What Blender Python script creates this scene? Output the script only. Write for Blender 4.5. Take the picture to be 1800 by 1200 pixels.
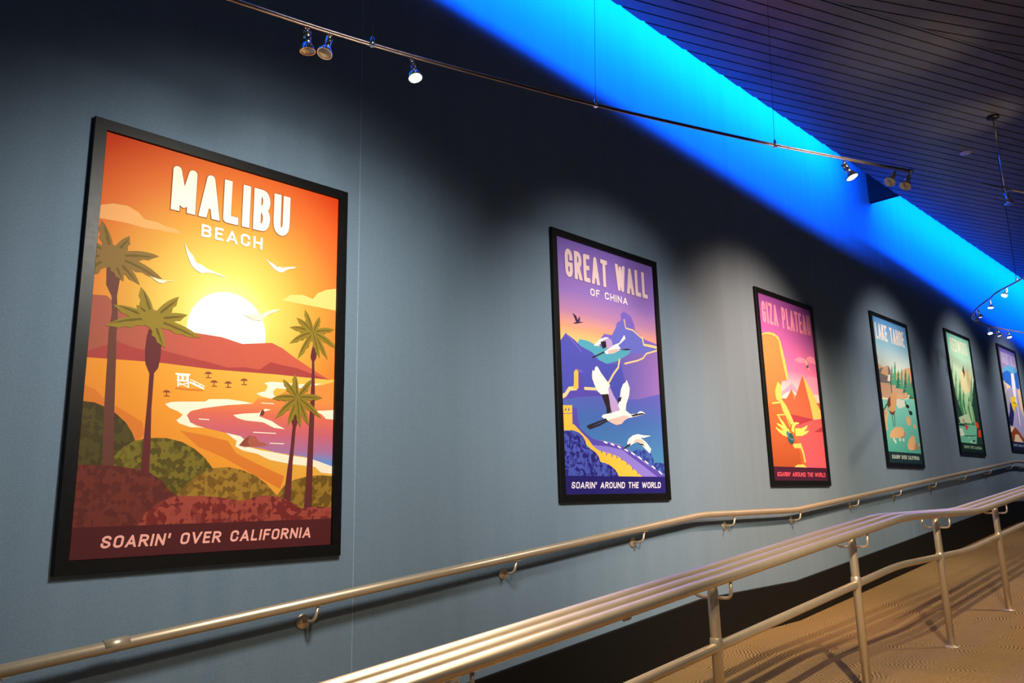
import bpy, bmesh, math, random
from mathutils import Vector, Matrix

random.seed(7)
for o in list(bpy.data.objects):
    bpy.data.objects.remove(o, do_unlink=True)
SC = bpy.context.scene
COL = SC.collection
# World frame: X runs along the blue wall, Y points into the wall, Z up.
# EYE is the camera height; the heights below written as h(z) were measured from eye level.
EYE = 1.52
def h(z): return z + EYE

# ------------------------------------------------------------------ camera
TH, PITCH, ROLL = math.radians(45.1), math.radians(11.725), math.radians(1.367)
fh = Vector((math.sin(TH), math.cos(TH), 0)); rt = Vector((math.cos(TH), -math.sin(TH), 0)); zz = Vector((0, 0, 1))
fd = fh * math.cos(PITCH) + zz * math.sin(PITCH)
uq = -fh * math.sin(PITCH) + zz * math.cos(PITCH)
R_ = rt * math.cos(ROLL) - uq * math.sin(ROLL)
U_ = rt * math.sin(ROLL) + uq * math.cos(ROLL)
cam = bpy.data.cameras.new('camera'); cam.sensor_width = 36; cam.lens = 1367.3 / 1800 * 36; cam.clip_start = .05
co = bpy.data.objects.new('camera', cam); COL.objects.link(co)
co.matrix_world = Matrix(((R_.x, U_.x, -fd.x, 0), (R_.y, U_.y, -fd.y, 0), (R_.z, U_.z, -fd.z, EYE), (0, 0, 0, 1)))
SC.camera = co

# ------------------------------------------------------------------ world, exposure
w = bpy.data.worlds.new('world'); SC.world = w; w.use_nodes = True
w.node_tree.nodes['Background'].inputs[0].default_value = (.27, .58, 1.0, 1)
w.node_tree.nodes['Background'].inputs[1].default_value = .065
vs = SC.view_settings
vs.view_transform = 'Standard'; vs.look = 'None'; vs.exposure = 0.0; vs.gamma = 1.0; vs.use_curve_mapping = False

# ------------------------------------------------------------------ lights
WARM = (1.0, .79, .52)
def aim(o, target):
    d = Vector(target) - o.location
    o.rotation_euler = d.to_track_quat('-Z', 'Y').to_euler()
def spot(name, loc, target, power, deg, blend=.9, color=WARM, size=.03):
    l = bpy.data.lights.new(name, 'SPOT'); l.energy = power; l.color = color
    l.spot_size = math.radians(deg); l.spot_blend = blend; l.shadow_soft_size = size
    o = bpy.data.objects.new(name, l); COL.objects.link(o); o.location = loc; aim(o, target)
    return o
def strip(name, s0, s1, y, z, power_per_m, color, tall=.08):
    l = bpy.data.lights.new(name, 'AREA'); l.shape = 'RECTANGLE'; l.size = s1 - s0; l.size_y = tall
    l.energy = power_per_m * (s1 - s0); l.color = color
    o = bpy.data.objects.new(name, l); COL.objects.link(o); o.location = ((s0 + s1) / 2, y, z)
    aim(o, ((s0 + s1) / 2, y + 1, z - .55))
    return o
# blue cove light lying on top of the slat ceiling, two runs with a gap between them
strip('cove_light', -1.0, 8.85, 2.80, h(4.06), 140, (.0, .108, 1.0), .05)
strip('cove_light', 9.98, 23.0, 2.70, h(4.06), 132, (.0, .096, 1.0), .05)
# track spots that light the posters (heads outside the frame, towards the viewer's side)
for nm, loc, tgt, p, dg, c in (
    ('poster_spot', (1.58, 1.60, h(1.74)), (1.80, 3.3, h(.22)), 246, 112, (1, .96, .86)),
    ('poster_spot', (4.15, .70, h(1.90)), (4.40, 3.3, h(.62)), 420, 68, (1, .91, .82)),
    ('poster_spot', (6.55, 1.05, h(2.20)), (6.50, 3.3, h(.60)), 700, 78, (1, .66, .46)),
    ('poster_spot', (9.75, 1.50, h(2.40)), (9.90, 3.3, h(1.05)), 230, 84, (1, .88, .80)),
    ('poster_spot', (12.7, 1.60, h(2.60)), (12.85, 3.3, h(1.3)), 200, 84, (1, .88, .82)),
    ('poster_spot', (15.4, 1.60, h(2.70)), (15.6, 3.3, h(1.4)), 200, 84, (1, .88, .82))):
    spot(nm, loc, tgt, p, dg, 1.0, c, .20 if loc[0] < 2 else .10)
# walkway spots over the near corridor
spot('walkway_spot', (1.7, -.25, h(2.15)), (6.0, 2.2, h(-1.05)), 1150, 56, .9, (1, .83, .58), .02)
spot('walkway_spot', (8.3, .2, h(2.9)), (8.3, 2.4, h(-.9)), 420, 80, .9, (1, .80, .54))
spot('walkway_spot', (1.2, -.2, h(2.6)), (2.6, 2.0, h(-.6)), 230, 80, 1.0, (1, .78, .50))
# unseen upward spots added to make warm spill patches on the ceiling
spot('added_ceiling_spill', (6.9, .9, h(2.3)), (6.55, 1.75, h(3.6)), 34, 42, 1.0)
spot('added_ceiling_spill', (8.6, 1.1, h(2.4)), (8.25, 1.75, h(3.6)), 34, 42, 1.0)

# ------------------------------------------------------------------ materials
def lin(c):
    c = c / 255.0
    return c / 12.92 if c <= .04045 else ((c + .055) / 1.055) ** 2.4
def rgb(r, g, b): return (lin(r), lin(g), lin(b), 1)
def newmat(name, col=(.5, .5, .5, 1), rough=.5, metal=0.0, spec=.5):
    m = bpy.data.materials.new(name); m.use_nodes = True
    b = m.node_tree.nodes['Principled BSDF']
    b.inputs['Base Color'].default_value = col; b.inputs['Roughness'].default_value = rough
    b.inputs['Metallic'].default_value = metal; b.inputs['Specular IOR Level'].default_value = spec
    return m
def nd(m, t): return m.node_tree.nodes.new(t)
def lk(m, a, b): m.node_tree.links.new(a, b)
def bsdf(m): return m.node_tree.nodes['Principled BSDF']
def ramp(m, stops):
    r = nd(m, 'ShaderNodeValToRGB'); e = r.color_ramp.elements
    while len(e) < len(stops): e.new(.5)
    for k, (p, c) in enumerate(stops): e[k].position = p; e[k].color = c
    return r

# woven blue wall covering
M_WALL = newmat('blue_wall_covering', rough=.85, spec=.25)
def wall_nodes(m):
    tc = nd(m, 'ShaderNodeTexCoord')
    n1 = nd(m, 'ShaderNodeTexNoise'); n1.inputs['Scale'].default_value = 260; n1.inputs['Detail'].default_value = 2
    n2 = nd(m, 'ShaderNodeTexNoise'); n2.inputs['Scale'].default_value = 1.0; n2.inputs['Detail'].default_value = 3
    mp = nd(m, 'ShaderNodeMapping'); mp.inputs['Scale'].default_value = (9, 1, .25)
    lk(m, tc.outputs['Object'], n1.inputs['Vector']); lk(m, tc.outputs['Object'], mp.inputs['Vector']); lk(m, mp.outputs[0], n2.inputs['Vector'])
    a = nd(m, 'ShaderNodeMath'); a.operation = 'MULTIPLY_ADD'; a.inputs[1].default_value = .75; a.inputs[2].default_value = 0
    lk(m, n1.outputs['Fac'], a.inputs[0])
    b = nd(m, 'ShaderNodeMath'); b.operation = 'MULTIPLY_ADD'; b.inputs[1].default_value = .25
    lk(m, n2.outputs['Fac'], b.inputs[0]); lk(m, a.outputs[0], b.inputs[2])
    r = ramp(m, [(.3, (.122, .184, .25, 1)), (.7, (.182, .254, .335, 1))])
    lk(m, b.outputs[0], r.inputs[0]); lk(m, r.outputs[0], bsdf(m).inputs['Base Color'])
    bp = nd(m, 'ShaderNodeBump'); bp.inputs['Strength'].default_value = .25; bp.inputs['Distance'].default_value = .002
    lk(m, n1.outputs['Fac'], bp.inputs['Height']); lk(m, bp.outputs[0], bsdf(m).inputs['Normal'])
wall_nodes(M_WALL)

# patterned brown carpet: fans of concentric ribs in irregular cells
M_CARPET = newmat('ribbed_brown_carpet', rough=.95, spec=.1)
def carpet_nodes(m):
    tc = nd(m, 'ShaderNodeTexCoord')
    vo = nd(m, 'ShaderNodeTexVoronoi'); vo.voronoi_dimensions = '2D'; vo.inputs['Scale'].default_value = 4.2
    lk(m, tc.outputs['Object'], vo.inputs['Vector'])
    wn = nd(m, 'ShaderNodeTexWhiteNoise'); wn.noise_dimensions = '2D'; lk(m, vo.outputs['Position'], wn.inputs['Vector'])
    su = nd(m, 'ShaderNodeVectorMath'); su.operation = 'SUBTRACT'; su.inputs[1].default_value = (.5, .5, .5); lk(m, wn.outputs['Color'], su.inputs[0])
    sc = nd(m, 'ShaderNodeVectorMath'); sc.operation = 'SCALE'; sc.inputs['Scale'].default_value = .75; lk(m, su.outputs[0], sc.inputs[0])
    ad = nd(m, 'ShaderNodeVectorMath'); ad.operation = 'ADD'; lk(m, vo.outputs['Position'], ad.inputs[0]); lk(m, sc.outputs[0], ad.inputs[1])
    fl = nd(m, 'ShaderNodeVectorMath'); fl.operation = 'MULTIPLY'; fl.inputs[1].default_value = (1, 1, 0); lk(m, ad.outputs[0], fl.inputs[0])
    fo = nd(m, 'ShaderNodeVectorMath'); fo.operation = 'MULTIPLY'; fo.inputs[1].default_value = (1, 1, 0); lk(m, tc.outputs['Object'], fo.inputs[0])
    di = nd(m, 'ShaderNodeVectorMath'); di.operation = 'DISTANCE'; lk(m, fl.outputs[0], di.inputs[0]); lk(m, fo.outputs[0], di.inputs[1])
    nz = nd(m, 'ShaderNodeTexNoise'); nz.inputs['Scale'].default_value = 6; lk(m, tc.outputs['Object'], nz.inputs['Vector'])
    mw = nd(m, 'ShaderNodeMath'); mw.operation = 'MULTIPLY_ADD'; mw.inputs[1].default_value = .018; lk(m, nz.outputs['Fac'], mw.inputs[0]); lk(m, di.outputs['Value'], mw.inputs[2])
    mu = nd(m, 'ShaderNodeMath'); mu.operation = 'MULTIPLY'; mu.inputs[1].default_value = 2 * math.pi / .025; lk(m, mw.outputs[0], mu.inputs[0])
    si = nd(m, 'ShaderNodeMath'); si.operation = 'SINE'; lk(m, mu.outputs[0], si.inputs[0])
    ma = nd(m, 'ShaderNodeMath'); ma.operation = 'MULTIPLY_ADD'; ma.inputs[1].default_value = .5; ma.inputs[2].default_value = .5; lk(m, si.outputs[0], ma.inputs[0])
    nm = nd(m, 'ShaderNodeTexNoise'); nm.inputs['Scale'].default_value = 4.5; nm.inputs['Detail'].default_value = 2; lk(m, tc.outputs['Object'], nm.inputs['Vector'])
    mk = ramp(m, [(.38, (.12, .12, .12, 1)), (.64, (.8, .8, .8, 1))]); lk(m, nm.outputs['Fac'], mk.inputs[0])
    fz_ = nd(m, 'ShaderNodeTexNoise'); fz_.inputs['Scale'].default_value = 130; fz_.inputs['Detail'].default_value = 3; lk(m, tc.outputs['Object'], fz_.inputs['Vector'])
    mx = nd(m, 'ShaderNodeMix'); mx.data_type = 'FLOAT'; lk(m, mk.outputs[0], mx.inputs[0]); lk(m, fz_.outputs['Fac'], mx.inputs[2]); lk(m, ma.outputs[0], mx.inputs[3]); ma = mx
    r = ramp(m, [(.05, rgb(70, 52, 30)), (.5, rgb(142, 114, 74)), (1, rgb(180, 148, 100))])
    lk(m, ma.outputs[0], r.inputs[0]); lk(m, r.outputs[0], bsdf(m).inputs['Base Color'])
    bp = nd(m, 'ShaderNodeBump'); bp.inputs['Strength'].default_value = .6; bp.inputs['Distance'].default_value = .004
    lk(m, ma.outputs[0], bp.inputs['Height']); lk(m, bp.outputs[0], bsdf(m).inputs['Normal'])
carpet_nodes(M_CARPET)

def noisy(m, c0, c1, scale, r0=None, r1=None):
    tc = nd(m, 'ShaderNodeTexCoord'); n = nd(m, 'ShaderNodeTexNoise'); n.inputs['Scale'].default_value = scale; n.inputs['Detail'].default_value = 4
    lk(m, tc.outputs['Object'], n.inputs['Vector'])
    r = ramp(m, [(.3, c0), (.7, c1)]); lk(m, n.outputs['Fac'], r.inputs[0]); lk(m, r.outputs[0], bsdf(m).inputs['Base Color'])
    if r0 is not None:
        rr = nd(m, 'ShaderNodeMapRange'); rr.inputs['To Min'].default_value = r0; rr.inputs['To Max'].default_value = r1
        lk(m, n.outputs['Fac'], rr.inputs['Value']); lk(m, rr.outputs[0], bsdf(m).inputs['Roughness'])
M_SEAM = newmat('seam_edge_painted_highlight', rgb(150, 172, 186), .7); noisy(M_SEAM, rgb(140, 164, 180), rgb(156, 178, 192), 40)  # paler than the wall: caught light put into the colour
M_BASE = newmat('black_cove_base', rgb(18, 18, 18), .5, 0, .2); noisy(M_BASE, rgb(8, 9, 8), rgb(14, 14, 13), 30, .55, .7)
M_SLAT = newmat('dark_metal_slat', rough=.38, metal=.75); noisy(M_SLAT, (.19, .185, .18, 1), (.25, .24, .235, 1), 3, .35, .44)
M_BLACK = newmat('black_backing', rgb(8, 8, 9), .9); noisy(M_BLACK, rgb(7, 7, 8), rgb(11, 11, 12), 5)
M_RAIL = newmat('satin_champagne_metal', rough=.38, metal=.68); noisy(M_RAIL, (.64, .52, .37, 1), (.68, .56, .40, 1), 9, .34, .39)
M_FRAME = newmat('black_satin_frame', rough=.4, spec=.3); noisy(M_FRAME, rgb(7, 7, 6), rgb(14, 13, 12), 40, .36, .46)
M_CHROME = newmat('polished_chrome', rough=.16, metal=1.0); noisy(M_CHROME, (.72, .68, .66, 1), (.82, .78, .75, 1), 30, .12, .22)
M_TRACK = newmat('copper_toned_track', rough=.25, metal=1.0); noisy(M_TRACK, (.50, .34, .25, 1), (.62, .44, .33, 1), 20, .28, .4)
M_WEB = newmat('dark_track_web', rough=.6); noisy(M_WEB, rgb(40, 28, 24), rgb(54, 38, 32), 20)
M_PLATE = newmat('pale_cover_plate', rough=.5); noisy(M_PLATE, rgb(208, 205, 198), rgb(222, 218, 210), 20)
M_LENSOFF = newmat('dark_lamp_lens', rough=.08, metal=.6); noisy(M_LENSOFF, (.30, .28, .27, 1), (.42, .4, .38, 1), 60)
M_LENS = newmat('glowing_lamp_lens', (1, .9, .7, 1), .3)
bsdf(M_LENS).inputs['Emission Color'].default_value = (1, .80, .52, 1); bsdf(M_LENS).inputs['Emission Strength'].default_value = 30

# ------------------------------------------------------------------ helpers
def tag(o, label=None, cat=None, group=None, kind=None):
    if label: o['label'] = label
    if cat: o['category'] = cat
    if group: o['group'] = group
    if kind: o['kind'] = kind
    return o
def empty(name, loc=(0, 0, 0), label=None, cat=None, group=None):
    o = bpy.data.objects.new(name, None); COL.objects.link(o); o.location = loc; o.empty_display_size = .1
    return tag(o, label, cat, group)
def mesh_obj(name, bm, mats, parent=None, smooth=False, loc=None):
    me = bpy.data.meshes.new(name)
    bmesh.ops.recalc_face_normals(bm, faces=bm.faces[:]) if smooth else None
    bm.to_mesh(me); bm.free()
    for m in (mats if isinstance(mats, list) else [mats]): me.materials.append(m)
    if smooth:
        for p in me.polygons: p.use_smooth = True
    o = bpy.data.objects.new(name, me); COL.objects.link(o)
    if parent is not None: o.parent = parent
    if loc is not None: o.location = loc
    return o
def add_box(bm, x0, x1, y0, y1, z0, z1):
    v = [bm.verts.new(p) for p in ((x0,y0,z0),(x1,y0,z0),(x1,y1,z0),(x0,y1,z0),(x0,y0,z1),(x1,y0,z1),(x1,y1,z1),(x0,y1,z1))]
    for f in ((3,2,1,0),(4,5,6,7),(0,1,5,4),(1,2,6,5),(2,3,7,6),(3,0,4,7)): bm.faces.new([v[i] for i in f])
def add_prism(bm, poly, z0, z1):
    """poly: counter-clockwise (x, y) list, extruded along z"""
    a = [bm.verts.new((x, y, z0)) for x, y in poly]; b = [bm.verts.new((x, y, z1)) for x, y in poly]
    bm.faces.new(a[::-1]); bm.faces.new(b); n = len(poly)
    for i in range(n): bm.faces.new([a[i], a[(i+1) % n], b[(i+1) % n], b[i]])
def bend(pts, r=.12, n=6):
    """round the corners of a polyline"""
    P = [Vector(p) for p in pts]; out = [P[0]]
    for i in range(1, len(P) - 1):
        a, b, c = P[i-1], P[i], P[i+1]
        d1 = min(r, (a-b).length * .45); d2 = min(r, (c-b).length * .45)
        p1 = b + (a-b).normalized() * d1; p2 = b + (c-b).normalized() * d2
        for k in range(n + 1):
            t = k / n; out.append(p1 * (1-t)**2 + b * 2*t*(1-t) + p2 * t*t)
    out.append(P[-1]); return out
def add_tube(bm, pts, r, seg=20, caps=True):
    P = [Vector(p) for p in pts]; n = len(P)
    T = [(P[min(i+1, n-1)] - P[max(i-1, 0)]).normalized() for i in range(n)]
    ref = Vector((0, 0, 1)) if abs(T[0].z) < .9 else Vector((1, 0, 0))
    N = (ref - T[0] * ref.dot(T[0])).normalized(); rings = []
    for i in range(n):
        N = (N - T[i] * N.dot(T[i])).normalized(); B = T[i].cross(N)
        rr = r[i] if isinstance(r, (list, tuple)) else r
        rings.append([bm.verts.new(P[i] + (N * math.cos(2*math.pi*k/seg) + B * math.sin(2*math.pi*k/seg)) * rr) for k in range(seg)])
    for i in range(n - 1):
        for k in range(seg):
            f = bm.faces.new([rings[i][k], rings[i][(k+1) % seg], rings[i+1][(k+1) % seg], rings[i+1][k]]); f.smooth = True
    if caps: bm.faces.new(rings[0][::-1]); bm.faces.new(rings[-1])
def add_lathe(bm, prof, seg=32, axis='Z', org=(0, 0, 0), ribs=0, rib=0.0):
    """prof: (radius, height) list turned about an axis through org"""
    O = Vector(org); rings = []
    for (r, z) in prof:
        ring = []
        for k in range(seg):
            a = 2*math.pi*k/seg; rr = r * (1 + (rib if ribs and (k * ribs * 2 // seg) % 2 else 0))
            x, y = rr*math.cos(a), rr*math.sin(a)
            ring.append(bm.verts.new(O + (Vector((x, y, z)) if axis == 'Z' else Vector((x, z, y)))))
        rings.append(ring)
    for i in range(len(rings) - 1):
        for k in range(seg): bm.faces.new([rings[i][k], rings[i][(k+1) % seg], rings[i+1][(k+1) % seg], rings[i+1][k]])
    bm.faces.new(rings[0][::-1]); bm.faces.new(rings[-1])
    bmesh.ops.recalc_face_normals(bm, faces=bm.faces[:])
def smooth_by_angle(o, deg=35):
    me = o.data
    for p in me.polygons: p.use_smooth = True
    me.set_sharp_from_angle(angle=math.radians(deg))

# ------------------------------------------------------------------ ramp profile
def lerp_tab(x, xs, ys):
    if x <= xs[0]: return ys[0]
    for i in range(len(xs) - 1):
        if x <= xs[i+1]: return ys[i] + (ys[i+1]-ys[i]) * (x-xs[i]) / (xs[i+1]-xs[i])
    return ys[-1]
FS = [-5.0, .738, 5.30, 6.85, 14.6, 24.0]
FZ = [-1.95, -1.462, -1.07, -1.07, -.495, -.495]
def floor_z(s): return lerp_tab(s, FS, FZ)
WALL_Y = 3.345

# ------------------------------------------------------------------ the setting
bm = bmesh.new(); S = FS
top = [(s, h(floor_z(s))) for s in S]
prev = None
for (s, z) in top:
    ring = [bm.verts.new((s, -3.0, z)), bm.verts.new((s, WALL_Y, z)), bm.verts.new((s, WALL_Y, z - .15)), bm.verts.new((s, -3.0, z - .15))]
    if prev:
        for k in range(4): bm.faces.new([prev[k], prev[(k+1) % 4], ring[(k+1) % 4], ring[k]])
    else: bm.faces.new(ring)
    prev = ring
bm.faces.new(prev[::-1]); bmesh.ops.recalc_face_normals(bm, faces=bm.faces[:])
tag(mesh_obj('floor', bm, M_CARPET), kind='structure')

bm = bmesh.new(); add_box(bm, -5, 24, WALL_Y, WALL_Y + .12, h(-2.2), h(5.0)); tag(mesh_obj('wall_left', bm, M_WALL), kind='structure')
bm = bmesh.new(); add_box(bm, -5, 24, 0, WALL_Y + .12, h(5.0), h(5.1)); tag(mesh_obj('ceiling_upper', bm, M_BLACK), kind='structure')
# wall covering seams: thin raised edges, the light they catch painted as paler colour
for k, s in enumerate((2.222, 9.97)):
    bm = bmesh.new(); add_box(bm, s - .0016, s + .0016, WALL_Y - .0015, WALL_Y + .01, h(floor_z(s) + .33), h(4.9)); tag(mesh_obj('trim_%d' % (k + 1), bm, M_SEAM), kind='structure')
# dark divider added to block light between the two runs of cove light
bm = bmesh.new(); add_box(bm, 9.84, 9.92, 2.62, WALL_Y, h(3.63), h(4.6)); tag(mesh_obj('trim_3', bm, M_BLACK), kind='structure')
# black cove base following the ramp
bm = bmesh.new(); prev = None
for s in FS:
    z = h(floor_z(s)); H = .335
    ring = [bm.verts.new(p) for p in ((s, WALL_Y - .012, z), (s, WALL_Y - .012, z + H - .006), (s, WALL_Y - .006, z + H), (s, WALL_Y, z + H), (s, WALL_Y, z))]
    if prev:
        for k in range(5): bm.faces.new([prev[k], prev[(k+1) % 5], ring[(k+1) % 5], ring[k]])
    else: bm.faces.new(ring)
    prev = ring
bm.faces.new(prev[::-1]); bmesh.ops.recalc_face_normals(bm, faces=bm.faces[:])
tag(mesh_obj('baseboard_left', bm, M_BASE), kind='structure')

# slat ceiling: two panels of narrow metal slats, the second set at a slightly different angle
CZ = h(3.6)
def edge_y(s): return 3.077 - .0105 * s
def clip_half(p, f):
    o = []
    for i in range(len(p)):
        a, b = p[i-1], p[i]; fa, fb = f(a), f(b)
        if (fa >= 0) != (fb >= 0):
            t = fa / (fa - fb); o.append((a[0] + t*(b[0]-a[0]), a[1] + t*(b[1]-a[1])))
        if fb >= 0: o.append(b)
    return o
CB = 3.745; A1, A2 = math.radians(-21.4), math.radians(-28.7)
p1 = (math.sin(-A1), math.cos(A1))
bm = bmesh.new()
def slats(ang, pitch, gap, inside, zoff):
    d = (math.cos(ang), math.sin(ang)); p = (-math.sin(ang), math.cos(ang))
    for k in range(-90, 140):
        c = k * pitch; q = []
        for l, cc in ((-12, c), (30, c), (30, c + pitch - gap), (-12, c + pitch - gap)):
            q.append((d[0]*l + p[0]*cc, d[1]*l + p[1]*cc))
        for f in (lambda v: v[0] + 4.5, lambda v: 23.5 - v[0], lambda v: v[1] + 2.6, inside,
                  # slightly stepped ends along the wall gap
                  lambda v: edge_y(v[0]) - v[1] + (.008) * (((v[0]*p[0] + v[1]*p[1]) - c) / pitch)):
            q = clip_half(q, f)
            if len(q) < 3: break
        if len(q) >= 3: add_prism(bm, q, CZ + zoff, CZ + zoff + .022)
slats(A1, .102, .012, lambda v: v[0]*p1[0] + v[1]*p1[1] - CB, 0)
slats(A2, .102, .012, lambda v: CB - .004 - (v[0]*p1[0] + v[1]*p1[1]), 0)
bmesh.ops.recalc_face_normals(bm, faces=bm.faces[:])
ceil = tag(mesh_obj('ceiling', bm, M_SLAT), kind='structure')
bm = bmesh.new()
add_prism(bm, [(-4.5, -2.6), (23.5, -2.6), (23.5, edge_y(23.5) - .01), (-4.5, edge_y(-4.5) - .01)], CZ + .024, CZ + .05)
tag(mesh_obj('ceiling_light_block', bm, M_BLACK), kind='structure')  # black plate added above the slats to block light

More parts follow.
